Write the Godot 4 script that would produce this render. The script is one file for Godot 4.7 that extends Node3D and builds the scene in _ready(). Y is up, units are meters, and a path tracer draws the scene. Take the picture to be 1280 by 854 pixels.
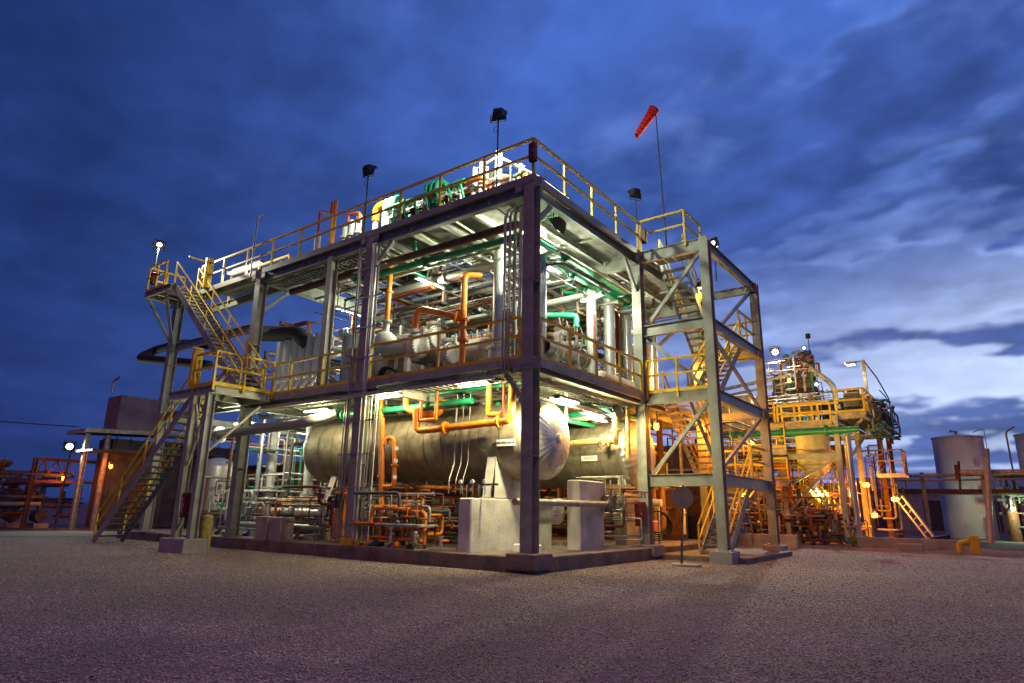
extends Node3D
# A process plant at dusk. y is up, metres. The slab top of the main structure is y = 0, the gravel lies 0.35 m lower.
const GROUND := -0.35
const UP := Vector3.UP
const ORD := ["first", "second", "third", "fourth", "fifth", "sixth", "seventh", "eighth", "ninth", "tenth", "eleventh", "twelfth", "thirteenth"]
const TINT := {"galv": "bright grey", "steel": "dull grey", "steel_light": "light grey", "steel_dark": "dark", "clad": "silver", "cream": "cream", "green": "green", "red_orange": "red orange", "rust": "rust red", "insulator": "pale", "brown": "brown", "orange": "orange", "white": "white"}
var M := {}
var taken := {}
var rng := RandomNumberGenerator.new()
var shared := {}

# ---------------------------------------------------------------- mesh building
class Mb:
	var v := PackedVector3Array()
	var n := PackedVector3Array()
	func tri(a: Vector3, b: Vector3, c: Vector3, na: Vector3, nb: Vector3, nc: Vector3):
		if (b - a).cross(c - a).dot(na + nb + nc) > 0.0:
			v.append_array([a, c, b]); n.append_array([na, nc, nb])
		else:
			v.append_array([a, b, c]); n.append_array([na, nb, nc])
	func flat(a: Vector3, b: Vector3, c: Vector3, away: Vector3):
		var nn = (b - a).cross(c - a).normalized()
		if nn.dot(away) < 0.0: nn = -nn
		tri(a, b, c, nn, nn, nn)
	func quad(a: Vector3, b: Vector3, c: Vector3, d: Vector3, away: Vector3):
		flat(a, b, c, away); flat(a, c, d, away)
	func obox(c: Vector3, x: Vector3, y: Vector3, z: Vector3):   # half axes
		for k in 3:
			var a: Vector3 = [x, y, z][k]
			var b: Vector3 = [y, z, x][k]
			var d: Vector3 = [z, x, y][k]
			for s in [-1.0, 1.0]:
				quad(c + a * s + b + d, c + a * s + b - d, c + a * s - b - d, c + a * s - b + d, a * s)
	func box(c: Vector3, s: Vector3):
		obox(c, Vector3(s.x / 2, 0, 0), Vector3(0, s.y / 2, 0), Vector3(0, 0, s.z / 2))
	func cbox(c: Vector3, s: Vector3, e: float):   # chamfered on the top and the four upright edges
		var h = s / 2
		var ring = func(w: Vector2, y: float) -> Array:
			var q = []
			for k in [[1, 1, 0], [1, 1, 1], [-1, 1, 1], [-1, 1, 0], [-1, -1, 0], [-1, -1, 1], [1, -1, 1], [1, -1, 0]]:
				var first: bool = k[2] == 0
				q.append(c + Vector3(k[0] * (w.x if first else w.x - e), y, k[1] * (w.y - e if first else w.y)))
			return q
		var r0: Array = ring.call(Vector2(h.x, h.z), -h.y)
		var r1: Array = ring.call(Vector2(h.x, h.z), h.y - e)
		var r2: Array = ring.call(Vector2(h.x - e, h.z - e), h.y)
		for i in 8:
			var j = (i + 1) % 8
			var out: Vector3 = (r0[i] + r0[j]) / 2 - c
			out.y = 0
			quad(r0[i], r0[j], r1[j], r1[i], out)
			quad(r1[i], r1[j], r2[j], r2[i], out + Vector3.UP * 0.2)
			flat(c + Vector3(0, h.y, 0), r2[i], r2[j], Vector3.UP)
	func bar(a: Vector3, b: Vector3, w: float, h: float, up := Vector3.UP):   # a box from a to b, w across, h along up
		var z = (b - a).normalized()
		if absf(z.dot(up)) > 0.99: up = Vector3.BACK
		var x = up.cross(z).normalized()
		var y = z.cross(x)
		obox((a + b) / 2, x * w / 2, y * h / 2, (b - a) / 2)
	func ibeam(a: Vector3, b: Vector3, h: float, w: float, up := Vector3.UP, t := 0.018):
		var z = (b - a).normalized()
		if absf(z.dot(up)) > 0.99: up = Vector3.BACK
		var x = up.cross(z).normalized()
		var y = z.cross(x)
		var c = (a + b) / 2
		var l = (b - a) / 2
		obox(c + y * (h - t) / 2, x * w / 2, y * t / 2, l)
		obox(c - y * (h - t) / 2, x * w / 2, y * t / 2, l)
		obox(c, x * t * 0.35, y * (h / 2 - t), l)
	func channel(a: Vector3, b: Vector3, h: float, w: float, out: Vector3, t := 0.014):   # the back of the web looks towards out
		var z = (b - a).normalized()
		var y = z.cross(out).normalized()
		if y.dot(Vector3.UP) < 0: y = -y
		var c = (a + b) / 2
		var l = (b - a) / 2
		obox(c, out * t / 2, y * h / 2, l)
		for s in [-1.0, 1.0]:
			obox(c - out * (w / 2 + t / 2) + y * s * (h / 2 - t / 2), out * w / 2, y * t / 2, l)
	func frame(d: Vector3) -> Array:
		var u = Vector3.UP if absf(d.y) < 0.9 else Vector3.RIGHT
		var x = u.cross(d).normalized()
		return [x, d.cross(x).normalized()]
	func ringed(cs: Array, rs: Array, fr: Array, ns: Array, seg: int):
		# rings joined by smooth quads; ns[i] is the slope of the normal along the axis
		for i in cs.size() - 1:
			for k in seg:
				var a0 = TAU * k / seg
				var a1 = TAU * (k + 1) / seg
				var d0: Vector3 = fr[i][0] * cos(a0) + fr[i][1] * sin(a0)
				var d1: Vector3 = fr[i][0] * cos(a1) + fr[i][1] * sin(a1)
				var e0: Vector3 = fr[i + 1][0] * cos(a0) + fr[i + 1][1] * sin(a0)
				var e1: Vector3 = fr[i + 1][0] * cos(a1) + fr[i + 1][1] * sin(a1)
				var p0: Vector3 = cs[i] + d0 * rs[i]
				var p1: Vector3 = cs[i] + d1 * rs[i]
				var q0: Vector3 = cs[i + 1] + e0 * rs[i + 1]
				var q1: Vector3 = cs[i + 1] + e1 * rs[i + 1]
				var n0: Vector3 = (d0 + ns[i]).normalized()
				var n1: Vector3 = (d1 + ns[i]).normalized()
				var m0: Vector3 = (e0 + ns[i + 1]).normalized()
				var m1: Vector3 = (e1 + ns[i + 1]).normalized()
				tri(p0, p1, q1, n0, n1, m1); tri(p0, q1, q0, n0, m1, m0)
	func disc(c: Vector3, d: Vector3, r: float, seg := 12):
		var f = frame(d)
		for k in seg:
			var a0 = TAU * k / seg
			var a1 = TAU * (k + 1) / seg
			tri(c, c + (f[0] * cos(a0) + f[1] * sin(a0)) * r, c + (f[0] * cos(a1) + f[1] * sin(a1)) * r, d, d, d)
	func cyl(a: Vector3, b: Vector3, r0: float, r1 := -1.0, seg := 12, caps := true):
		if r1 < 0: r1 = r0
		var d = (b - a).normalized()
		var f = frame(d)
		var sl = d * (r0 - r1) / (b - a).length()
		ringed([a, b], [r0, r1], [f, f], [sl, sl], seg)
		if caps:
			disc(a, -d, r0, seg); disc(b, d, r1, seg)
	func tube(pts: Array, r: float, seg := 10, caps := true):
		var fr = []
		var f = frame((pts[1] - pts[0]).normalized())
		var x: Vector3 = f[0]
		var z0 = []
		var last = pts.size() - 1
		for i in pts.size():
			var d: Vector3 = (pts[mini(i + 1, last)] - pts[maxi(i - 1, 0)]).normalized()
			x = (x - d * x.dot(d)).normalized()
			fr.append([x, d.cross(x).normalized()])
			z0.append(Vector3.ZERO)
		var rs = []
		for i in pts.size(): rs.append(r)
		ringed(pts, rs, fr, z0, seg)
		if caps:
			disc(pts[0], (pts[0] - pts[1]).normalized(), r, seg)
			disc(pts[last], (pts[last] - pts[last - 1]).normalized(), r, seg)
	func lathe(base: Vector3, axis: Vector3, prof: Array, seg := 20):   # prof: Vector2(radius, height along axis), smooth inside a run, Vector2(-1, 0) starts a new run
		var f = frame(axis)
		var run = []
		for p in prof + [Vector2(-1, 0)]:
			if p.x >= 0:
				run.append(p)
				continue
			var cs = []; var rs = []; var fs = []; var ns = []
			for i in run.size():
				var t: Vector2 = run[mini(i + 1, run.size() - 1)] - run[maxi(i - 1, 0)]
				cs.append(base + axis * run[i].y); rs.append(run[i].x); fs.append(f)
				ns.append(axis * clampf(-t.x / (absf(t.y) + 1e-4) * signf(t.y + 1e-9), -30.0, 30.0))
			ringed(cs, rs, fs, ns, seg)
			run = []
	func torus(c: Vector3, axis: Vector3, big: float, small: float, seg := 14):
		var f = frame(axis)
		var pts = []
		for k in seg + 1: pts.append(c + (f[0] * cos(TAU * k / seg) + f[1] * sin(TAU * k / seg)) * big)
		tube(pts, small, 5, false)
	func mesh() -> ArrayMesh:
		var a = []
		a.resize(Mesh.ARRAY_MAX)
		a[Mesh.ARRAY_VERTEX] = v; a[Mesh.ARRAY_NORMAL] = n
		var m = ArrayMesh.new()
		m.add_surface_from_arrays(Mesh.PRIMITIVE_TRIANGLES, a)
		return m

static func bent(pts: Array, r: float, steps := 5) -> Array:   # a polyline with its corners rounded to elbows
	var q = [pts[0]]
	for i in range(1, pts.size() - 1):
		var a: Vector3 = (pts[i - 1] - pts[i]); var b: Vector3 = (pts[i + 1] - pts[i])
		var c = minf(r, minf(a.length(), b.length()) * 0.49)
		var p0: Vector3 = pts[i] + a.normalized() * c; var p1: Vector3 = pts[i] + b.normalized() * c
		for k in steps + 1:
			var t = float(k) / steps
			q.append(p0.lerp(pts[i], t).lerp(pts[i].lerp(p1, t), t))
	q.append(pts[-1])
	return q

# ---------------------------------------------------------------- things, parts, names
func numbered(parent: Node, called: String) -> String:
	var k = str(parent.get_instance_id()) + called
	var c: int = taken.get(k, 0)
	taken[k] = c + 1
	return called if c == 0 else "%s_%03d" % [called, c]

func origin(o: Node) -> Vector3:
	var p = Vector3.ZERO
	while o != self and o != null:
		p += o.position
		o = o.get_parent()
	return p

func tag(o: Node, label := "", category := "", group := "", kind := "") -> Node:
	if label: o.set_meta("label", label)
	if category: o.set_meta("category", category)
	if group: o.set_meta("group", group)
	if kind: o.set_meta("kind", kind)
	return o

func thing(called: String, at: Vector3, label: String, category: String, group := "") -> Node3D:
	var o = Node3D.new()
	o.name = numbered(self, called)
	add_child(o, true)
	o.position = at
	tag(o, label, category, group)
	return o

func part_node(called: String, parent: Node, label := "") -> Node3D:
	var o = Node3D.new()
	o.name = numbered(parent, called)
	parent.add_child(o, true)
	if label: o.set_meta("label", label)
	return o

func put(mb: Mb, called: String, mat: String, parent: Node = null, label := "") -> MeshInstance3D:
	var o = MeshInstance3D.new()
	if parent == null: parent = self
	o.name = numbered(parent, called)
	var at = origin(parent)
	if parent == self and mb.v.size():
		var lo = mb.v[0]; var hi = mb.v[0]
		for p in mb.v:
			lo = lo.min(p); hi = hi.max(p)
		at = Vector3((lo.x + hi.x) / 2, lo.y, (lo.z + hi.z) / 2)
		o.position = at
	if at != Vector3.ZERO:
		for i in mb.v.size(): mb.v[i] -= at
	o.mesh = mb.mesh()
	o.material_override = M[mat]
	if label: o.set_meta("label", label)
	parent.add_child(o, true)
	return o

func place(m: Mesh, called: String, mat: String, parent: Node, at: Vector3, b := Basis()) -> MeshInstance3D:   # a shared mesh at a place in the world
	var o = MeshInstance3D.new()
	o.name = numbered(parent, called)
	o.mesh = m
	o.material_override = M[mat]
	parent.add_child(o, true)
	o.transform = Transform3D(b, at - origin(parent))
	return o

func copy(o: Node3D, at: Vector3, turn := 0.0, label := "") -> Node3D:
	var c: Node3D = o.duplicate()
	c.name = numbered(self, o.name.rstrip("0123456789").rstrip("_"))
	add_child(c, true)
	c.position = at
	c.rotation.y = turn
	if label: c.set_meta("label", label)
	return c

# one-line shapes
func S_bar(a: Vector3, b: Vector3, w: float, h: float, called: String, mat: String, parent: Node = null, up := Vector3.UP):
	var m = Mb.new(); m.bar(a, b, w, h, up); return put(m, called, mat, parent)
func S_beam(a: Vector3, b: Vector3, h: float, w: float, called: String, mat: String, parent: Node = null, up := Vector3.UP):
	var m = Mb.new(); m.ibeam(a, b, h, w, up); return put(m, called, mat, parent)
func S_box(c: Vector3, s: Vector3, called: String, mat: String, parent: Node = null):
	var m = Mb.new(); m.box(c, s); return put(m, called, mat, parent)
func S_cbox(c: Vector3, s: Vector3, e: float, called: String, mat: String, parent: Node = null):
	var m = Mb.new(); m.cbox(c, s, e); return put(m, called, mat, parent)
func S_cyl(a: Vector3, b: Vector3, r: float, called: String, mat: String, parent: Node = null, seg := 14, r1 := -1.0):
	var m = Mb.new(); m.cyl(a, b, r, r1, seg); return put(m, called, mat, parent)
func S_tube(pts: Array, r: float, called: String, mat: String, parent: Node = null, bend := 0.0, seg := 10):
	var m = Mb.new(); m.tube(bent(pts, bend) if bend > 0 else pts, r, seg); return put(m, called, mat, parent)

func pipe(pts: Array, r: float, mat: String, label: String, group := "", flanges: Array = [], called := "pipe", bend := -1.0) -> Node3D:
	# a pipe run as a thing: pipe, flanges at [point, direction], plus a joint ring at each end
	var t = thing(called, pts[0], label, "pipe", group)
	S_tube(pts, r, "pipe_body", mat, t, r * 3.0 if bend < 0 else bend, 14 if r > 0.06 else 8)
	for f in flanges:
		flange(f[0], f[1], r, mat, t)
	return t

func cluster(called: String, label: String, category: String, lo: Vector3, hi: Vector3, n: int, mats: Array, seed_: int, rs := [0.03, 0.045, 0.07, 0.1]) -> Node3D:
	# crowded pipework: each run turns through the box along its axes, with a flange or a valve on it
	var r = RandomNumberGenerator.new(); r.seed = seed_
	var t = thing(called, Vector3((lo.x + hi.x) / 2, lo.y, (lo.z + hi.z) / 2), label, category)
	for k in n:
		var p = Vector3(r.randf_range(lo.x, hi.x), r.randf_range(lo.y, hi.y), r.randf_range(lo.z, hi.z))
		var pts = [p]
		var ax = r.randi() % 3
		for j in 2 + r.randi() % 3:
			var q: Vector3 = pts[-1]
			q[ax] = r.randf_range(lo[ax], hi[ax])
			if absf(q[ax] - pts[-1][ax]) < 0.35: q[ax] = clampf(pts[-1][ax] + 0.6, lo[ax], hi[ax] + 0.3)
			if q.distance_to(pts[-1]) > 0.2: pts.append(q)
			ax = (ax + 1 + r.randi() % 2) % 3
		if pts.size() < 2: continue
		var rr: float = rs[r.randi() % rs.size()]
		var mm: String = mats[r.randi() % mats.size()]
		S_tube(pts, rr, "pipe", mm, t, rr * 3.0, 9)
		var d: Vector3 = pts[1] - pts[0]
		if d.length() > 0.8:
			if k % 3 == 0: valve(pts[0] + d * 0.5, d, Vector3(0.3, 1, 0.5) if absf(d.normalized().y) < 0.5 else Vector3(0.5, 0, 1), rr * 0.95, mm, t, "red" if k % 2 else "steel_light")
			else: flange(pts[0] + d * 0.4, d, rr, mm, t)
	return t

func flange(at: Vector3, d: Vector3, r: float, mat: String, parent: Node):
	d = d.normalized()
	var k = "flange%.3f" % r
	if not shared.has(k):
		var m = Mb.new()
		for s in [-1.0, 1.0]:
			m.cyl(Vector3(0, 0, s * 0.006), Vector3(0, 0, s * (0.006 + r * 0.28)), r * 1.7, -1, 16)
		for i in 8:
			var c = Vector3(cos(TAU * i / 8), sin(TAU * i / 8), 0) * r * 1.42
			m.cyl(c + Vector3(0, 0, -r * 0.45), c + Vector3(0, 0, r * 0.45), r * 0.14, -1, 6)
		shared[k] = m.mesh()
	var f = Mb.new().frame(d)
	place(shared[k], "flange", mat, parent, at, Basis(f[0], f[1], d))

func valve(at: Vector3, d: Vector3, stem: Vector3, r: float, mat: String, parent: Node, wheel := "steel"):
	# a gate valve: body with two flanges, bonnet, stem and hand wheel
	d = d.normalized(); stem = stem.normalized()
	var m = Mb.new()
	m.lathe(at - d * r * 2.4, d, [Vector2(r * 1.7, 0), Vector2(r * 1.7, r * 0.4), Vector2(-1, 0), Vector2(r * 1.0, r * 0.4), Vector2(r * 1.35, r * 1.6), Vector2(r * 1.45, r * 2.4), Vector2(r * 1.35, r * 3.2), Vector2(r * 1.0, r * 4.4), Vector2(-1, 0), Vector2(r * 1.7, r * 4.4), Vector2(r * 1.7, r * 4.8)], 14)
	m.disc(at - d * r * 2.4, -d, r * 1.7, 14); m.disc(at - d * r * 2.0, d, r * 1.7, 14)
	m.disc(at + d * r * 2.4, d, r * 1.7, 14); m.disc(at + d * r * 2.0, -d, r * 1.7, 14)
	m.cyl(at + stem * r * 0.8, at + stem * r * 2.4, r * 0.95, r * 0.7, 12)
	m.cyl(at + stem * r * 2.4, at + stem * r * 2.8, r * 1.3, -1, 12)
	m.cyl(at + stem * r * 2.8, at + stem * r * 5.2, r * 0.22, -1, 6)
	var b = put(m, "valve_body", mat, parent)
	var w = Mb.new()
	var c = at + stem * r * 5.0
	w.torus(c, stem, r * 1.5, r * 0.17, 14)
	var f = w.frame(stem)
	for k in 3:
		var e: Vector3 = (f[0] * cos(TAU * k / 3) + f[1] * sin(TAU * k / 3)) * r * 1.5
		w.bar(c, c + e, r * 0.2, r * 0.2, stem)
	put(w, "hand_wheel", wheel, b if parent != self and origin(b) == origin(parent) and b.get_parent().get_parent() == self else parent)

# ---------------------------------------------------------------- railings and stairs
func railing(parent: Node, pts: Array, mat := "yellow", toe := true, step := 1.7, h := 1.07, r := 0.033):
	var g = part_node("guard_railing", parent)
	for i in pts.size() - 1:
		var a: Vector3 = pts[i]; var b: Vector3 = pts[i + 1]
		S_bar(a + UP * h, b + UP * h, r * 2, r * 2, "top_rail", mat, g)
		S_bar(a + UP * h * 0.54, b + UP * h * 0.54, r * 1.8, r * 1.8, "mid_rail", mat, g)
		if toe: S_bar(a + UP * 0.06, b + UP * 0.06, 0.008, 0.11, "toe_board", mat, g)
		var nn = maxi(1, roundi(a.distance_to(b) / step))
		for k in nn + 1:
			if k == nn and i < pts.size() - 2: continue
			post(g, a.lerp(b, float(k) / nn), h, r, mat)
	return g

func post(g: Node, at: Vector3, h: float, r: float, mat: String):
	var k = "post%.2f %.3f" % [h, r]
	if not shared.has(k):
		var m = Mb.new(); m.bar(Vector3(0, -0.16, 0), Vector3(0, h - r, 0), r * 1.9, r * 1.9); shared[k] = m.mesh()
	place(shared[k], "post", mat, g, at)

func stairs(parent: Node, a: Vector3, b: Vector3, w: float, mat_tread: String, mat_string: String, mat_rail := "yellow", rails := [true, true]):
	# a flight from the foot a (centre) to the top b (centre)
	var g = part_node("stair_flight", parent)
	var d = Vector3(b.x - a.x, 0, b.z - a.z)
	var run = d.length()
	d = d.normalized()
	var side = d.cross(UP)
	var slope = (b - a).normalized()
	var up = side.cross(slope)
	if up.y < 0: up = -up
	for s in [-1.0, 1.0]:
		var o: Vector3 = side * s * (w / 2 + 0.014)
		S_bar(a + o - slope * 0.1, b + o, 0.022, 0.26, "stringer", mat_string, g, up)
	var steps = roundi((b.y - a.y) / 0.2)
	var going = run / steps
	var key = "tread%.2f %.2f" % [w, absf(d.x)]
	if not shared.has(key):
		var m = Mb.new()
		m.obox(Vector3.ZERO, side * w / 2, UP * 0.018, d * 0.13)
		m.obox(-d * 0.125 + UP * -0.02, side * w / 2, UP * 0.03, d * 0.008)
		shared[key] = m.mesh()
	for k in range(1, steps):
		place(shared[key], "tread", mat_tread, g, a + d * going * (k - 0.3) + UP * (b.y - a.y) * k / steps)
	for i in 2:
		if not rails[i]: continue
		var o: Vector3 = side * (i * 2 - 1) * (w / 2 + 0.02)
		for hh in [0.98, 0.55]:
			S_bar(a + o + UP * hh, b + o + UP * hh, 0.05, 0.05, "stair_rail", mat_rail, g)
		var nn = maxi(2, roundi(run / 1.5))
		for k in nn + 1:
			post(g, (a + o).lerp(b + o, float(k) / nn) + UP * 0.12, 0.87, 0.024, mat_rail)
	return g

# ---------------------------------------------------------------- lamps
func lamp_light(l: Light3D, parent: Node, at: Vector3, color: Color, energy: float, size := 0.05):
	l.light_color = color; l.light_energy = energy; l.shadow_enabled = true
	l.light_size = size
	parent.add_child(l)
	l.position = at - origin(parent)

func fluorescent(at: Vector3, d: Vector3, energy: float, label: String, length := 1.2, color := Color(1.0, 0.98, 0.84), glow := 6.0):
	var t = thing("fluorescent_light", at, label, "light fitting", "fluorescent light fittings in the plant")
	d = d.normalized()
	var side = d.cross(UP)
	var m = Mb.new()
	m.obox(at + UP * 0.06, d * (length / 2 + 0.06), UP * 0.03, side * 0.07)
	m.obox(at + UP * 0.02 + d * (length / 2 + 0.03), d * 0.03, UP * 0.04, side * 0.07)
	m.obox(at + UP * 0.02 - d * (length / 2 + 0.03), d * 0.03, UP * 0.04, side * 0.07)
	put(m, "light_housing", "steel", t)
	for s in [-1.0, 1.0]:
		S_cyl(at + side * s * 0.035 - d * length / 2, at + side * s * 0.035 + d * length / 2, 0.02, "light_tube", "tube_glow", t, 8)
		S_cyl(at + UP * 0.09 + d * s * length * 0.4, at + UP * 0.42 + d * s * length * 0.4, 0.01, "hanger_rod", "steel", t, 6)
	# two lamps along the tubes, just below them, so that they light the deck overhead too
	for k in [-0.25, 0.25]:
		var l = OmniLight3D.new()
		l.omni_range = 60; l.omni_attenuation = 2
		lamp_light(l, t, at - UP * 0.07 + d * k * length, color, energy * 0.5, 0.06)
	return t

func flood(at: Vector3, towards: Vector3, energy: float, label: String, color := Color(1, 0.97, 0.88), cone := 60.0, s := 0.22, glow := "flood_glow", group := "floodlights on the main structure", hang := 1.0, lens := 0.78):
	var t = thing("floodlight", at, label, "floodlight", group)
	var d = (towards - at).normalized()
	var x = UP.cross(d).normalized()
	var y = d.cross(x)
	var m = Mb.new()
	# a tapered housing with cooling fins behind and a visor above the lens
	var q = []
	for k in [[-1, -1], [1, -1], [1, 1], [-1, 1]]:
		q.append([at + x * k[0] * s + y * k[1] * s * 0.85 + d * s * 0.35, at + x * k[0] * s * 0.62 + y * k[1] * s * 0.52 - d * s * 0.55])
	for i in 4:
		var j = (i + 1) % 4
		m.quad(q[i][0], q[j][0], q[j][1], q[i][1], (q[i][0] + q[j][0]) / 2 - at - d * s * 0.3)
	m.quad(q[0][1], q[1][1], q[2][1], q[3][1], -d)
	m.quad(q[0][0], q[1][0], q[2][0], q[3][0], d)
	for k in 5:
		m.obox(at + x * (k - 2) * s * 0.24 - d * s * 0.66, x * 0.008, y * s * 0.45, d * s * 0.12)
	m.obox(at + y * s * 0.88 + d * s * 0.5, x * s, y * 0.008, d * s * 0.28)
	put(m, "lamp_housing", "black", t)
	var e = Mb.new()
	e.cyl(at + d * (s * 0.35 + 0.002), at + d * (s * 0.35 + 0.014), s * lens, -1, 20)
	put(e, "lens", glow, t)
	var u = Mb.new()
	for k in [-1.0, 1.0]:
		u.bar(at + x * k * s * 1.06, at + x * k * s * 1.06 + UP * s * 1.2 * hang, 0.012, 0.03)
	u.bar(at + x * s * 1.06 + UP * s * 1.2 * hang, at - x * s * 1.06 + UP * s * 1.2 * hang, 0.03, 0.012)
	put(u, "yoke", "black", t)
	if energy > 0:
		var l = SpotLight3D.new()
		l.spot_angle = cone; l.spot_angle_attenuation = 0.6; l.spot_range = 60; l.spot_attenuation = 2
		lamp_light(l, t, at + d * (s * 0.35 + 0.04), color, energy, 0.08)
		l.basis = Basis(x, y, -d) if x.cross(y).dot(-d) > 0 else Basis(-x, y, -d)
	return t

func bulb_lamp(at: Vector3, energy: float, label: String, color := Color(1, 0.58, 0.13), glow := "sodium_glow", mount := Vector3(-0.25, 0.1, 0), big := 1.0):
	# a bulkhead lamp: back box, arm, glass jar and a wire guard
	var t = thing("bulkhead_lamp", at, label, "lamp", "bulkhead lamps")
	var m = Mb.new()
	m.lathe(at - UP * 0.13, UP, [Vector2(0.001, 0), Vector2(0.05 * big, 0.012), Vector2(0.075 * big, 0.05), Vector2(0.08 * big, 0.12), Vector2(0.07 * big, 0.2)], 12)
	put(m, "glass_bulb", glow, t)
	var c = Mb.new()
	c.cyl(at + UP * 0.07, at + UP * 0.17, 0.095, 0.06, 12)
	c.tube(bent([at + UP * 0.16, at + UP * 0.24, at + UP * 0.24 + Vector3(mount.x, 0, mount.z), at + mount], 0.06), 0.014, 6)
	put(c, "lamp_cap", "steel", t)
	var w = Mb.new()
	for k in 4:
		var e = Vector3(cos(TAU * k / 4 + 0.4), 0, sin(TAU * k / 4 + 0.4)) * 0.1 * big
		w.tube([at + e + UP * 0.08, at + e - UP * 0.1, at + e * 0.4 - UP * 0.16], 0.004, 4, false)
	w.torus(at - UP * 0.03, UP, 0.1 * big, 0.004, 12)
	put(w, "wire_guard", "steel", t)
	if energy > 0:
		var l = OmniLight3D.new()
		l.omni_range = 60; l.omni_attenuation = 2
		lamp_light(l, t, at, color, energy, 0.04)
	return t

# ---------------------------------------------------------------- materials
func noise_tex(freq: float, lo: float, hi: float, oct := 4, seed_ := 1, kind := FastNoiseLite.TYPE_SIMPLEX_SMOOTH, size := 512, normal := false) -> NoiseTexture2D:
	var f = FastNoiseLite.new()
	f.seed = seed_; f.frequency = freq; f.fractal_octaves = oct; f.noise_type = kind
	var t = NoiseTexture2D.new()
	t.width = size; t.height = size; t.seamless = true; t.noise = f; t.normalize = true
	if normal:
		t.as_normal_map = true; t.bump_strength = 4.0
	else:
		var g = Gradient.new()
		g.offsets = [0.0, 0.45, 1.0]
		g.colors = [Color(lo, lo, lo), Color((lo + hi) / 2, (lo + hi) / 2, (lo + hi) / 2), Color(hi, hi, hi)]
		t.color_ramp = g
	return t

func mat(called: String, c: Color, rough := 0.6, metal := 0.0, tex: Texture2D = null, scale := 0.5, normal: Texture2D = null, ns := 0.3):
	var m = StandardMaterial3D.new()
	m.albedo_color = c.linear_to_srgb()
	m.roughness = rough; m.metallic = metal
	if tex:
		m.albedo_texture = tex
		m.uv1_triplanar = true; m.uv1_world_triplanar = true; m.uv1_scale = Vector3.ONE * scale
	if normal:
		m.normal_enabled = true; m.normal_texture = normal; m.normal_scale = ns
		m.uv1_triplanar = true; m.uv1_world_triplanar = true; m.uv1_scale = Vector3.ONE * scale
	M[called] = m
	return m

func glow(called: String, c: Color, e: float):
	var m = StandardMaterial3D.new()
	m.albedo_color = Color(0.9, 0.9, 0.9); m.emission_enabled = true; m.emission = c; m.emission_energy_multiplier = e
	M[called] = m

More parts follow.
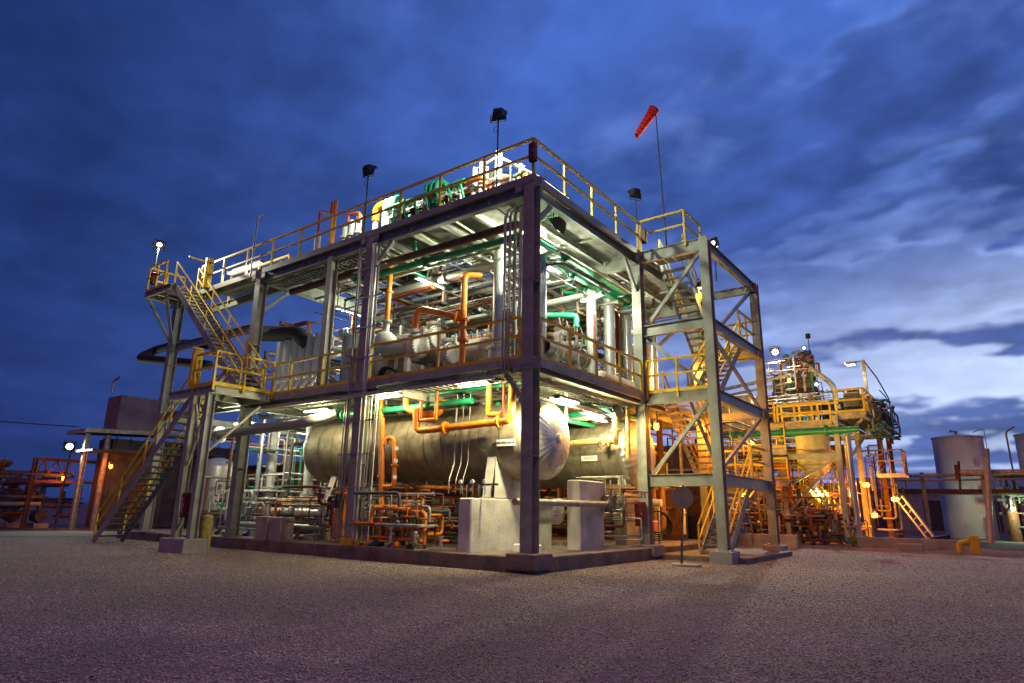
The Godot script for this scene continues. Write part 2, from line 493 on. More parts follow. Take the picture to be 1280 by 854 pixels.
func materials():
	var blotch = noise_tex(0.006, 0.80, 1.0, 5, 3)
	var fine = noise_tex(0.05, 0.72, 1.0, 4, 5)
	var grime = noise_tex(0.012, 0.62, 1.0, 6, 9)
	var stain = noise_tex(0.006, 0.72, 1.0, 5, 10)
	var dent = noise_tex(0.012, 0, 1, 2, 12, FastNoiseLite.TYPE_SIMPLEX_SMOOTH, 512, true)
	var rough = noise_tex(0.06, 0, 1, 4, 15, FastNoiseLite.TYPE_SIMPLEX_SMOOTH, 512, true)
	mat("steel", Color(0.33, 0.355, 0.315), 0.5, 0.0, blotch, 0.6)
	mat("steel_light", Color(0.44, 0.47, 0.41), 0.5, 0.0, blotch, 0.7)
	mat("steel_dark", Color(0.10, 0.10, 0.105), 0.6, 0.0, grime, 0.5)
	mat("deck", Color(0.30, 0.30, 0.285), 0.7, 0.0, grime, 0.35)
	mat("grating_shade", Color(0.10, 0.09, 0.075), 0.75, 0.0, grime, 0.35)  # dark tone carries the shade of the roof ceiling away from the corner
	mat("deck_lit_tone", Color(0.38, 0.375, 0.34), 0.7, 0.0, grime, 0.35)  # lighter copy of the deck tone for the lamp-lit ceiling
	mat("galv", Color(0.5, 0.51, 0.5), 0.42, 0.5, fine, 1.2)
	mat("yellow", Color(0.80, 0.54, 0.012), 0.5, 0.0, blotch, 0.8)
	mat("orange", Color(0.85, 0.25, 0.012), 0.38, 0.0, blotch, 0.9)
	mat("red_orange", Color(0.55, 0.085, 0.02), 0.45, 0.0, blotch, 0.9)
	mat("green", Color(0.02, 0.32, 0.17), 0.4, 0.0, blotch, 0.9)
	mat("clad", Color(0.74, 0.76, 0.74), 0.36, 0.6, fine, 0.8, dent, 0.25)
	mat("clad_old", Color(0.42, 0.37, 0.28), 0.58, 0.5, grime, 0.35, dent, 0.35)
	mat("head_clad_worn", Color(0.66, 0.63, 0.54), 0.5, 0.7, blotch, 0.7, dent, 0.35)
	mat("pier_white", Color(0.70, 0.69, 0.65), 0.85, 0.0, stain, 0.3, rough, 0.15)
	mat("cream_yellow", Color(0.62, 0.42, 0.14), 0.5, 0.0, blotch, 0.8)
	mat("head_clad", Color(0.78, 0.76, 0.68), 0.42, 0.75, blotch, 0.7, dent, 0.35)
	mat("white", Color(0.72, 0.72, 0.69), 0.5, 0.0, blotch, 0.7)
	mat("cream", Color(0.58, 0.53, 0.42), 0.55, 0.0, grime, 0.5)
	mat("black", Color(0.02, 0.02, 0.022), 0.5)
	mat("rubber", Color(0.015, 0.015, 0.015), 0.8)
	mat("red", Color(0.15, 0.010, 0.010), 0.45, 0.0, blotch, 1.0)
	mat("wind_red", Color(0.88, 0.045, 0.025), 0.8)
	mat("yellow_faded", Color(0.48, 0.37, 0.10), 0.7, 0.0, grime, 0.8)
	mat("blue", Color(0.03, 0.08, 0.30), 0.45, 0.0, blotch, 1.0)
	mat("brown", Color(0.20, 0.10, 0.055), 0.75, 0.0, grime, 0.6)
	mat("rust", Color(0.23, 0.085, 0.035), 0.8, 0.0, grime, 0.9)
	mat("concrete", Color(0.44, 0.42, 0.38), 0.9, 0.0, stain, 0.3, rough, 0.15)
	mat("concrete_block", Color(0.36, 0.37, 0.38), 0.9, 0.0, blotch, 0.5, rough, 0.35)
	mat("slab", Color(0.27, 0.22, 0.19), 0.92, 0.0, grime, 0.25, rough, 0.4)
	mat("tank_wall", Color(0.82, 0.79, 0.75), 0.6, 0.0, blotch, 0.12)
	mat("siding", Color(0.12, 0.09, 0.085), 0.7, 0.0, grime, 0.2)
	mat("box_grey", Color(0.24, 0.21, 0.21), 0.7, 0.0, blotch, 0.3)
	mat("asphalt", Color(0.05, 0.05, 0.052), 0.9, 0.0, fine, 0.6)
	mat("gravel_bed", Color(0.39, 0.335, 0.315), 0.95, 0.0, noise_tex(0.09, 0.25, 1.0, 5, 21, FastNoiseLite.TYPE_CELLULAR, 1024), 0.55, noise_tex(0.09, 0, 1, 4, 21, FastNoiseLite.TYPE_CELLULAR, 1024, true), 1.0)
	mat("stone", Color(0.49, 0.415, 0.39), 0.9)
	M.stone.vertex_color_use_as_albedo = true
	mat("plate_white", Color(0.82, 0.82, 0.80), 0.5)
	mat("ink", Color(0.03, 0.03, 0.03), 0.6)
	mat("insulator", Color(0.85, 0.8, 0.62), 0.6, 0.0, blotch, 0.8)
	glow("tube_glow", Color(0.96, 1.0, 0.9), 7.0)
	glow("flood_glow", Color(1.0, 0.98, 0.9), 5.0)
	glow("flare_glow", Color(1.0, 0.96, 0.9), 14.0)
	glow("flood_dim", Color(1.0, 0.95, 0.8), 0.6)
	glow("sodium_glow", Color(1.0, 0.6, 0.18), 7.0)
	glow("amber_glow", Color(1.0, 0.8, 0.3), 6.0)

# ---------------------------------------------------------------- sky
func sky_color(d: Vector3, f: FastNoiseLite, h: FastNoiseLite) -> Color:
	var e = asin(clampf(d.y, -1, 1))
	var da = absf(wrapf(atan2(d.x, -d.z) - 0.22, -PI, PI))
	var s = smoothstep(1.7, 0.6, da)
	var low = smoothstep(0.5, 0.0, e)
	var c = Vector3(0.013, 0.034, 0.15).lerp(Vector3(0.052, 0.122, 0.45), s)
	c = c.lerp(Vector3(0.012, 0.026, 0.12).lerp(Vector3(0.055, 0.11, 0.42), s), low)
	c *= lerpf(1.0, 0.62, smoothstep(0.75, 1.4, e))
	# afterglow low in the north, over a band of blue haze on the horizon
	var g = exp(-pow(da / 0.60, 2.0)) * exp(-pow((e - 0.15) / 0.15, 2.0))
	c += Vector3(0.52, 0.58, 0.54) * g
	# long clouds: a flat layer seen from below, so that they close up towards the horizon
	var k = 1.0 / (d.y + 0.11)
	var p = Vector2(d.x, d.z) * k
	var rag = f.get_noise_3d(p.x * 90.0, p.y * 120.0, 40.0)
	var tat = h.get_noise_3d(p.x * 190.0, p.y * 240.0, 90.0)
	var fine = h.get_noise_3d(d.x * 900.0, d.y * 1500.0, d.z * 900.0)
	var w = f.get_noise_3d(p.x * 17.0 + rag * 7.0, p.y * 34.0 + rag * 9.0, 3.0)
	var bank = smoothstep(-0.03, 0.16, w + rag * 0.17 + tat * 0.12 + fine * 0.05 - 0.01 + 0.05 * smoothstep(0.3, 0.5, e))
	var dark = Vector3(0.036, 0.074, 0.27).lerp(Vector3(0.016, 0.036, 0.15), smoothstep(0.7, 1.6, da))
	dark *= 1.0 + 0.25 * tat + 0.3 * rag
	c = c.lerp(dark, bank * smoothstep(0.01, 0.07, e) * lerpf(0.3, 0.95, exp(-pow(da / 0.8, 2.0))))
	# paler, ragged edges and wisps higher up
	var edge = smoothstep(-0.16, 0.0, w + rag * 0.1) * (1.0 - bank)
	c += Vector3(0.12, 0.16, 0.26) * edge * (0.6 + 1.2 * tat) * exp(-pow(da / 0.5, 2.0)) * smoothstep(0.14, 0.3, e) * smoothstep(0.78, 0.4, e)
	var r = h.get_noise_3d(p.x * 70.0 + rag * 22.0, p.y * 80.0, 11.0) + tat * 0.35
	c += Vector3(0.06, 0.085, 0.16) * smoothstep(0.0, 0.5, r) * smoothstep(0.12, 0.35, e) * smoothstep(1.5, 0.3, da) * (1.0 - 0.4 * bank)
	c *= 1.0 + 0.34 * h.get_noise_3d(p.x * 34.0, p.y * 34.0, 70.0) + 0.16 * rag
	c *= (1.0 + 0.28 * tat * smoothstep(0.1, 0.35, e) + 0.10 * fine) * 1.16
	return Color(c.x, c.y, c.z)

func sky_image() -> Image:
	var f = FastNoiseLite.new()
	f.seed = 8; f.frequency = 0.02; f.fractal_octaves = 5; f.noise_type = FastNoiseLite.TYPE_SIMPLEX_SMOOTH
	var h = FastNoiseLite.new()
	h.seed = 31; h.frequency = 0.02; h.fractal_octaves = 6; h.noise_type = FastNoiseLite.TYPE_SIMPLEX_SMOOTH
	var w = 2304
	var im = Image.create(w, w / 2, false, Image.FORMAT_RGBF)
	im.fill(Color(0.02, 0.025, 0.05))
	for y in w / 4 + 2:
		var e = PI / 2 - (y + 0.5) / (w / 2) * PI
		for x in w:
			var a = (x + 0.5) / w * TAU
			im.set_pixel(x, y, sky_color(Vector3(sin(a) * cos(e), sin(maxf(e, 0.0)), -cos(a) * cos(e)), f, h))
	return im

func _ready():
	rng.seed = 77
	# ---- camera, sky, reddish fill, exposure
	var cam = Camera3D.new()
	cam.position = Vector3(8.746, 1.037, 12.584)
	cam.rotation = Vector3(0.25507, 0.63789, 0.015663)
	cam.fov = rad_to_deg(2.0 * atan(427.0 / 802.9))
	cam.near = 0.1; cam.far = 3000
	add_child(cam); cam.current = true
	var env = Environment.new()
	env.background_mode = Environment.BG_SKY
	var pm = PanoramaSkyMaterial.new()
	pm.panorama = ImageTexture.create_from_image(sky_image())
	var sky = Sky.new(); sky.sky_material = pm
	env.sky = sky
	env.tonemap_mode = Environment.TONE_MAPPER_LINEAR
	env.tonemap_exposure = 1.0
	env.sdfgi_enabled = true; env.ssao_enabled = true; env.ssil_enabled = true
	var we = WorldEnvironment.new(); we.environment = env; add_child(we)
	# added broad reddish fill from behind the camera, for unseen yard lamps
	var red_fill = DirectionalLight3D.new()
	red_fill.light_energy = 0.16; red_fill.light_angular_distance = 30.0; red_fill.light_color = Color(1.0, 0.54, 0.44); red_fill.shadow_enabled = true
	add_child(red_fill)
	red_fill.look_at_from_position(Vector3(18, 40, 30), Vector3(0, 0, 0))
	materials()
	ground()
	main_structure()
	stair_tower()
	outside_stair()
	vessels()
	lower_floor()
	upper_floor()
	roof_equipment()
	under_deck_pipes()
	lamps()
	right_unit()
	tank_yard()
	left_yard()
	small_things()

# ---------------------------------------------------------------- the ground
func ground():
	var m = Mb.new()
	var r = 900.0
	m.quad(Vector3(-r, GROUND, -r), Vector3(r, GROUND, -r), Vector3(r, GROUND, r), Vector3(-r, GROUND, r), UP)
	tag(put(m, "ground", "gravel_bed"), "pale crushed stone yard round the process plant", "ground", "", "structure")
	# the road past the left side and the paved lane at the right
	var q = Mb.new()
	var y = GROUND + 0.012
	q.quad(Vector3(-160, y, -0.5), Vector3(-21, y, -0.5), Vector3(-24, y, 3.4), Vector3(-160, y, 7.5), UP)
	tag(put(q, "road", "asphalt"), "dark asphalt road leading away behind the outside stair", "road", "", "structure")
	var l = Mb.new()
	l.quad(Vector3(3.5, y, -33), Vector3(120, y, -30), Vector3(120, y, -23.2), Vector3(8.5, y, -23.2), UP)
	tag(put(l, "service_road", "asphalt"), "dark lane in front of the pale storage tanks", "road", "", "structure")
	# loose stones, thickest where the camera can tell them apart
	var kinds = []
	for k in 3:
		var s = Mb.new()
		var vs = [Vector3(0, 0.75, 0), Vector3(1, 0.1, 0.1), Vector3(0.25, 0.2, 0.95), Vector3(-0.85, 0.15, 0.5), Vector3(-0.75, 0.1, -0.65), Vector3(0.4, 0.15, -0.9), Vector3(0, -0.6, 0)]
		for i in vs.size(): vs[i] += Vector3(rng.randf_range(-0.22, 0.22), rng.randf_range(-0.15, 0.15), rng.randf_range(-0.22, 0.22))
		for i in 5:
			var a: Vector3 = vs[1 + i]; var b: Vector3 = vs[1 + (i + 1) % 5]
			s.flat(vs[0], a, b, a + b + UP); s.flat(vs[6], a, b, a + b - UP * 2)
		kinds.append(s.mesh())
	var root = Node3D.new()
	root.name = "gravel"; add_child(root)
	tag(root, "loose grey and reddish gravel stones scattered over the yard", "gravel", "", "stuff")
	for k in 3:
		var mm = MultiMesh.new()
		mm.transform_format = MultiMesh.TRANSFORM_3D; mm.use_colors = true
		mm.mesh = kinds[k]
		var tf = []
		var cols = []
		var fn = FastNoiseLite.new(); fn.seed = 5; fn.frequency = 0.28; fn.fractal_octaves = 3
		for i in 150000:
			# spread along rays from near the viewer, so that density falls with distance
			var dist = 2.2 * pow(24.0, pow(rng.randf(), 0.72))
			var az = 0.638 + rng.randf_range(-0.86, 0.86)
			var p = Vector3(8.75 - sin(az) * dist, GROUND, 12.58 - cos(az) * dist)
			if p.x < 0.45 and p.x > -15.0 and p.z < 0.45 and p.z > -14: continue
			if p.x < -12 and p.z < 4 and p.x < -21: continue
			if p.z < -22: continue
			var sz = rng.randf_range(0.006, 0.0145) * (1.0 + 0.6 * rng.randf() * rng.randf())
			var b = Basis.from_euler(Vector3(rng.randf_range(-0.6, 0.6), rng.randf() * TAU, rng.randf_range(-0.6, 0.6))).scaled(Vector3(sz, sz * rng.randf_range(0.5, 0.85), sz * rng.randf_range(0.7, 1.1)))
			var patch = fn.get_noise_2d(p.x, p.z)
			# two wheel tracks curving past the corner: pressed in, dustier
			var rr = Vector2(p.x + 14.0, p.z + 12.0).length()
			var track = maxf(exp(-pow((rr - 27.2) / 0.22, 2.0)), exp(-pow((rr - 28.9) / 0.22, 2.0)))
			if rng.randf() < track * 0.6 or rng.randf() < -patch * 0.9: continue
			var v = rng.randf_range(0.66, 1.1) * (1.0 + 0.35 * patch)
			tf.append(Transform3D(b, p + UP * sz * 0.2))
			cols.append(Color(v * rng.randf_range(0.97, 1.1), v, v * rng.randf_range(0.9, 1.03)))
		mm.instance_count = tf.size()
		for i in tf.size():
			mm.set_instance_transform(i, tf[i]); mm.set_instance_color(i, cols[i])
		var o = MultiMeshInstance3D.new()
		o.name = ["stones", "stones_001", "stones_002"][k]
		o.multimesh = mm; o.material_override = M.stone
		tag(o, "", "", "", "stuff")
		root.add_child(o)

func bolts(parent: Node, c: Vector3, d: Vector3, hx: float, hy: float, r: float):   # four bolt heads on a plate
	var f = Mb.new().frame(d)
	var m = Mb.new()
	for s in [[-1, -1], [1, -1], [-1, 1], [1, 1]]:
		var p: Vector3 = c + f[0] * hx * s[0] + f[1] * hy * s[1]
		m.cyl(p, p + d * r * 1.6, r, -1, 6)
	tag(put(m, "bolt_heads", "galv", parent), "", "", "", "stuff")

# ---------------------------------------------------------------- the open steel structure
const XS := [0.0, -6.1, -12.2]
const ZS := [0.0, -6.25, -12.3]
func main_structure():
	# slab with a kerb edge
	var s = Mb.new()
	s.cbox(Vector3(-6.6, GROUND / 2 - 0.05, -6.2), Vector3(13.8, -GROUND + 0.1, 13.0), 0.025)
	tag(put(s, "slab", "slab"), "brown stained concrete slab with a raised edge under the main structure", "slab", "", "structure")
	var c = Mb.new()
	c.cbox(Vector3(-17.0, GROUND / 2 - 0.1, -4.4), Vector3(6.9, -GROUND + 0.1, 9.0), 0.025)
	tag(put(c, "rear_slab", "slab"), "lower concrete slab behind the outside stair", "slab", "", "structure")
	var t = thing("process_structure", Vector3(-6.1, 0, -6.2), "large two storey open steel frame holding vessels and pipework", "steel structure")
	# columns with base plates on low plinths
	for x in XS + [-18.3]:
		for z in ZS:
			if x < -15 and z < -7: continue
			var col = S_beam(Vector3(x, 0.0, z), Vector3(x, 9.5 if x > -15 else 9.2, z), 0.33, 0.31, "column", "steel", t, Vector3.BACK)
			S_box(Vector3(x, 0.02, z), Vector3(0.5, 0.04, 0.5), "base_plate", "steel", col)
			bolts(col, Vector3(x, 0.04, z), Vector3.UP, 0.19, 0.19, 0.018)
			if z > -1 or x > -1:
				for y in [4.44, 9.24]:
					if z > -1:
						for sx in [-1.0, 1.0]:
							S_box(Vector3(x + sx * 0.3, y, 0.168), Vector3(0.24, 0.26, 0.014), "gusset_plate", "steel", col)
							bolts(col, Vector3(x + sx * 0.3, y, 0.175), Vector3.BACK, 0.07, 0.09, 0.014)
					else:
						for sz in [-1.0, 1.0]:
							S_box(Vector3(0.168, y, z + sz * 0.3), Vector3(0.014, 0.26, 0.24), "gusset_plate", "steel", col)
							bolts(col, Vector3(0.175, y, z + sz * 0.3), Vector3.RIGHT, 0.07, 0.09, 0.014)
			for y in [2.25, 4.32, 6.6]:   # splice bands
				S_box(Vector3(x, y, z), Vector3(0.335, 0.012, 0.352), "splice_plate", "steel", col)
	S_beam(Vector3(-8.1, 4.8, -0.02), Vector3(-8.1, 9.1, -0.02), 0.27, 0.25, "column", "steel", t, Vector3.BACK)
	# perimeter and inner beams of both floors
	for lev in [[4.62, 0.30], [9.5, 0.46]]:
		var y: float = lev[0] - lev[1] / 2 - 0.03
		for z in ZS:
			for i in 2:
				S_beam(Vector3(XS[i] - 0.17, y, z), Vector3(XS[i + 1] + 0.17, y, z), lev[1], 0.2, "beam", "steel", t)
		for x in XS:
			for i in 2:
				S_beam(Vector3(x, y, ZS[i] - 0.18), Vector3(x, y, ZS[i + 1] + 0.18), lev[1], 0.2, "beam", "steel", t)
		# joists along z, and short cross members between them
		for bx in 2:
			for k in range(1, 5):
				var x: float = XS[bx] - 6.1 * k / 5.0
				for i in 2:
					S_beam(Vector3(x, y + lev[1] / 2 - 0.11, ZS[i] - 0.11), Vector3(x, y + lev[1] / 2 - 0.11, ZS[i + 1] + 0.11), 0.2, 0.11, "joist", "steel_light", t)
		for bx in 2:
			for zz in [-2.1, -4.2, -8.3, -10.3]:
				S_bar(Vector3(XS[bx] - 0.12, y + lev[1] / 2 - 0.05, zz), Vector3(XS[bx + 1] + 0.12, y + lev[1] / 2 - 0.05, zz), 0.07, 0.07, "cross_member", "steel_light", t)
	# outer skins of the beams: a channel bolted along the deck edge
	for lev in [4.62, 9.5]:
		var e = Mb.new()
		e.channel(Vector3(-16.4 if lev > 5 else -14.6, lev - 0.09, 0.17), Vector3(0.2, lev - 0.09, 0.17), 0.2, 0.07, Vector3.BACK)
		put(e, "edge_channel", "steel", t)
		var g = Mb.new()
		g.channel(Vector3(0.17, lev - 0.09, 0.15), Vector3(0.17, lev - 0.09, -12.2), 0.2, 0.07, Vector3.RIGHT)
		put(g, "edge_channel", "steel", t)
	# deck plates, panel by panel, lamplight and shade put into their colours
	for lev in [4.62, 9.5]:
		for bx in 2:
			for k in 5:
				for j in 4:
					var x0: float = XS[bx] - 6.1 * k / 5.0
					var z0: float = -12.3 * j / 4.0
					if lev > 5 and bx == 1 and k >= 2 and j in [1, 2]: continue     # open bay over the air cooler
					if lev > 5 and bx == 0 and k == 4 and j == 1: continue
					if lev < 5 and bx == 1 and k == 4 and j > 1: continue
					S_box(Vector3(x0 - 0.61, lev - 0.012, z0 - 1.5375), Vector3(1.21, 0.022, 3.065), "deck_plate", ("deck_lit_tone" if bx == 0 and k < 2 else "grating_shade") if lev > 5 else ("deck_lit_tone" if bx == 0 and k < 2 else "deck"), t)
	for k in 3:
		S_box(Vector3(-12.85 - k * 1.3, 9.488, -0.55), Vector3(1.28, 0.022, 1.2), "deck_plate", "deck", t)
	for z in [0.0, -1.2]:
		S_beam(Vector3(-12.4, 9.28, z), Vector3(-18.2, 9.28, z), 0.32, 0.16, "beam", "steel", t)
	S_beam(Vector3(-12.4, 4.45, 0), Vector3(-18.15, 4.45, 0), 0.28, 0.16, "beam", "steel", t)
	S_beam(Vector3(-18.3, 4.45, -0.2), Vector3(-18.3, 4.45, -6.1), 0.28, 0.16, "beam", "steel", t)
	S_beam(Vector3(-12.4, 4.45, -6.25), Vector3(-18.15, 4.45, -6.25), 0.28, 0.16, "beam", "steel", t)
	S_beam(Vector3(-12.4, 7.1, -6.25), Vector3(-18.15, 7.1, -6.25), 0.28, 0.16, "beam", "steel", t)
	S_beam(Vector3(-12.4, 7.35, -0.05), Vector3(-18.15, 7.35, -0.05), 0.3, 0.16, "beam", "steel", t)
	# knee braces and bracing
	for b in [[Vector3(0, 8.3, -0.18), Vector3(0, 9.05, -0.9)], [Vector3(0, 8.1, -6.08), Vector3(0, 9.05, -5.3)], [Vector3(-0.18, 3.6, 0), Vector3(-0.75, 4.3, 0)], [Vector3(-12.2, 8.0, -0.2), Vector3(-12.2, 9.0, -1.2)], [Vector3(-5.9, 8.4, 0), Vector3(-5.2, 9.0, 0)]]:
		S_bar(b[0], b[1], 0.09, 0.12, "knee_brace", "steel", t)
	for b in [[Vector3(-12.3, 4.8, -12.3), Vector3(-6.2, 9.2, -12.3)], [Vector3(-6.0, 4.8, -12.3), Vector3(-0.1, 9.2, -12.3)], [Vector3(-12.2, 0.2, -6.5), Vector3(-12.2, 4.2, -12.1)], [Vector3(-12.4, 4.7, -6.25), Vector3(-18.1, 7.0, -6.25)], [Vector3(-12.4, 0.2, -6.25), Vector3(-18.1, 4.3, -6.25)], [Vector3(-18.3, 5.0, -0.2), Vector3(-18.3, 8.8, -6.0)]]:
		S_bar(b[0], b[1], 0.12, 0.12, "brace", "steel", t)
	# railings
	railing(t, [Vector3(-16.5, 9.5, 0.12), Vector3(0.12, 9.5, 0.12), Vector3(0.12, 9.5, -6.1)], "yellow", false)
	railing(t, [Vector3(-5.75, 4.62, 0.1), Vector3(-0.25, 4.62, 0.1)], "yellow", true, 2.6)
	railing(t, [Vector3(-14.6, 4.62, 0.1), Vector3(-6.35, 4.62, 0.1)], "yellow", true)
	railing(t, [Vector3(0.1, 4.62, -0.25), Vector3(0.1, 4.62, -6.0)], "yellow", true, 1.5)
	railing(t, [Vector3(-16.5, 9.5, -1.15), Vector3(-12.4, 9.5, -1.15)], "yellow", false)

# ---------------------------------------------------------------- the stair tower at the right end
func stair_tower():
	var t = thing("stair_tower", Vector3(1.2, GROUND, -8.8), "tall braced steel stair tower with yellow railings at the right end of the structure", "stair tower")
	var x1 = 2.34; var z0 = -6.25; var z1 = -11.45
	for c in [[x1, z0], [x1, z1], [0.0, z1]]:
		var col = S_beam(Vector3(c[0], -0.03, c[1]), Vector3(c[0], 9.5, c[1]), 0.3, 0.28, "column", "steel", t, Vector3.BACK)
		S_box(Vector3(c[0], -0.01, c[1]), Vector3(0.42, 0.035, 0.42), "base_plate", "steel", col)
	for y in [1.95, 4.46, 6.7, 9.28]:
		S_beam(Vector3(0.17, y, z0 + 0.02), Vector3(x1 - 0.15, y, z0 + 0.02), 0.36 if y < 9 else 0.4, 0.17, "beam", "steel", t)
		S_beam(Vector3(0.17, y, z1), Vector3(x1 - 0.15, y, z1), 0.3, 0.17, "beam", "steel", t)
		S_beam(Vector3(x1, y, z0 - 0.16), Vector3(x1, y, z1 + 0.16), 0.34, 0.17, "beam", "steel", t)
	for b in [[Vector3(0.2, 2.1, z0 - 0.12), Vector3(x1 - 0.2, 4.3, z0 - 0.12)], [Vector3(0.2, 6.55, z0 - 0.12), Vector3(x1 - 0.3, 4.7, z0 - 0.12)], [Vector3(0.2, 6.9, z0 - 0.12), Vector3(x1 - 0.2, 9.1, z0 - 0.12)],
		[Vector3(x1 - 0.1, 2.15, z0 - 0.2), Vector3(x1 - 0.1, 4.3, z1 + 0.2)], [Vector3(x1 - 0.1, 6.5, z0 - 0.2), Vector3(x1 - 0.1, 4.7, z1 + 0.2)], [Vector3(x1 - 0.1, 6.85, z0 - 1.2), Vector3(x1 - 0.1, 9.1, z1 + 0.2)]] :
		S_bar(b[0], b[1], 0.09, 0.11, "brace", "steel", t)
	# landings: grating planks on angles
	for l in [[2.12, -11.4, -10.35], [4.62, -7.5, -6.35], [6.88, -11.4, -10.35], [9.5, -7.7, -6.35]]:
		for k in 6:
			var xx = 0.2 + (k + 0.5) * 1.98 / 6
			S_box(Vector3(xx, l[0], (l[1] + l[2]) / 2), Vector3(0.31, 0.03, l[2] - l[1]), "landing_plank", "deck", t)
	# flights: up towards the back on the outside, back towards the front on the inside
	stairs(t, Vector3(1.62, GROUND + 0.02, -7.4), Vector3(1.62, 2.12, -10.35), 0.82, "deck", "steel")
	stairs(t, Vector3(0.64, 2.12, -10.35), Vector3(0.64, 4.62, -7.5), 0.82, "deck", "steel_light")
	stairs(t, Vector3(1.62, 4.62, -7.5), Vector3(1.62, 6.88, -10.35), 0.82, "deck", "steel")
	stairs(t, Vector3(0.64, 6.88, -10.35), Vector3(0.64, 9.5, -7.7), 0.82, "deck", "steel")
	railing(t, [Vector3(0.25, 4.62, z0 + 0.1), Vector3(x1 - 0.1, 4.62, z0 + 0.1)], "yellow", true, 1.0)
	railing(t, [Vector3(x1 - 0.12, 6.9, -9.6), Vector3(x1 - 0.12, 6.9, z1 + 0.1), Vector3(0.2, 6.9, z1 + 0.1)], "yellow", false, 1.0)
	railing(t, [Vector3(x1 - 0.12, 2.14, -9.9), Vector3(x1 - 0.12, 2.14, z1 + 0.1), Vector3(0.2, 2.14, z1 + 0.1)], "yellow", false, 1.0)
	railing(t, [Vector3(0.2, 9.5, z0 + 0.1), Vector3(1.75, 9.5, z0 + 0.1), Vector3(1.75, 9.5, -7.6)], "yellow", false, 1.2)
	# concrete bases
	var lab = ["square pale concrete base under the front right column of the stair tower", "square concrete base under the far right column of the stair tower"]
	for k in 2:
		var q = Mb.new()
		q.cbox(Vector3(x1, GROUND / 2 - 0.05, [z0, z1][k]), Vector3(0.66, -GROUND + 0.06, 0.66), 0.02)
		tag(put(q, "concrete_footing", "concrete_block"), lab[k], "concrete base", "concrete bases under columns")
	var e = Mb.new()
	e.cbox(Vector3(0.02, -0.1, z0), Vector3(0.72, 0.32, 0.72), 0.02)
	tag(put(e, "concrete_footing", "concrete_block"), "concrete plinth under the bright corner column beside the stair tower", "concrete base", "concrete bases under columns")
	var f = Mb.new()
	f.cbox(Vector3(0.0, -0.1, 0.0), Vector3(0.78, 0.34, 0.78), 0.02)
	tag(put(f, "concrete_footing", "slab"), "brown concrete plinth under the near corner column of the structure", "concrete base", "concrete bases under columns")
	# the pad the first flight stands on
	var p = Mb.new()
	p.cbox(Vector3(1.4, GROUND / 2 - 0.12, -8.9), Vector3(3.0, 0.2, 5.0), 0.02)
	tag(put(p, "stair_pad", "slab"), "low concrete pad under the foot of the stair tower", "concrete pad", "", "structure")

# ---------------------------------------------------------------- the outside stair at the left end
func outside_stair():
	var t = thing("outside_stair", Vector3(-14, GROUND, 1.2), "dark steel outside stair with yellow handrails climbing to the upper deck at the left", "stair")
	# posts on a shared concrete base, with crossed bracing between them
	for p in [Vector3(-10.55, 0, 2.25), Vector3(-11.45, 0, 2.25)]:
		S_beam(p + UP * 0.02, p + UP * 4.4, 0.24, 0.22, "post", "steel", t, Vector3.BACK)
	for z in [2.25, 0.35]:
		S_beam(Vector3(-10.4, 4.5, z), Vector3(-13.2, 4.5, z), 0.26, 0.16, "beam", "steel_light", t)
	for x in [-10.5, -11.9, -13.2]:
		S_beam(Vector3(x, 4.5, 2.15), Vector3(x, 4.5, 0.2), 0.22, 0.12, "beam", "steel_light", t)
	S_bar(Vector3(-10.65, 2.2, 2.25), Vector3(-11.35, 4.1, 2.25), 0.07, 0.07, "brace", "steel", t)
	S_bar(Vector3(-11.35, 2.2, 2.25), Vector3(-10.65, 4.1, 2.25), 0.07, 0.07, "brace", "steel", t)
	S_bar(Vector3(-11.35, 0.3, 2.25), Vector3(-10.7, 2.1, 2.25), 0.07, 0.07, "brace", "steel", t)
	S_bar(Vector3(-10.6, 2.6, 2.1), Vector3(-10.6, 4.2, 0.5), 0.07, 0.07, "brace", "steel", t)
	for k in 9:
		S_box(Vector3(-10.62 - k * 0.3, 4.64, 1.22), Vector3(0.29, 0.03, 2.1), "landing_plank", "deck", t)
	stairs(t, Vector3(-17.5, GROUND + 0.05, 1.62), Vector3(-11.75, 4.64, 1.62), 0.92, "deck", "steel")
	stairs(t, Vector3(-10.95, 4.64, 0.66), Vector3(-16.6, 9.5, 0.66), 0.86, "deck", "steel")
	railing(t, [Vector3(-11.6, 4.64, 2.3), Vector3(-10.4, 4.64, 2.3), Vector3(-10.4, 4.64, 0.25)], "yellow", true, 0.95)
	# top landing, carried by struts from the corner column
	for k in 6:
		S_box(Vector3(-16.75 - k * 0.3, 9.5, 0.55), Vector3(0.29, 0.03, 1.5), "landing_plank", "deck", t)
	for z in [1.28, -0.15]:
		S_beam(Vector3(-16.5, 9.36, z), Vector3(-18.5, 9.36, z), 0.24, 0.14, "beam", "steel", t)
	S_beam(Vector3(-18.5, 9.36, -0.2), Vector3(-18.5, 9.36, 1.35), 0.24, 0.14, "beam", "steel", t)
	S_bar(Vector3(-18.3, 7.5, 0.1), Vector3(-18.4, 9.2, 1.2), 0.1, 0.1, "brace", "steel", t)
	S_bar(Vector3(-18.2, 7.5, 0.1), Vector3(-17.0, 9.2, 1.2), 0.1, 0.1, "brace", "steel", t)
	railing(t, [Vector3(-17.05, 9.5, 1.3), Vector3(-18.5, 9.5, 1.3), Vector3(-18.5, 9.5, -0.15)], "yellow", true, 0.7)
	var q = Mb.new()
	q.cbox(Vector3(-11.0, -0.16, 2.25), Vector3(1.42, 0.42, 0.72), 0.02)
	tag(put(q, "concrete_footing", "concrete_block"), "wide grey concrete base under the two posts of the outside stair", "concrete base", "concrete bases under columns")

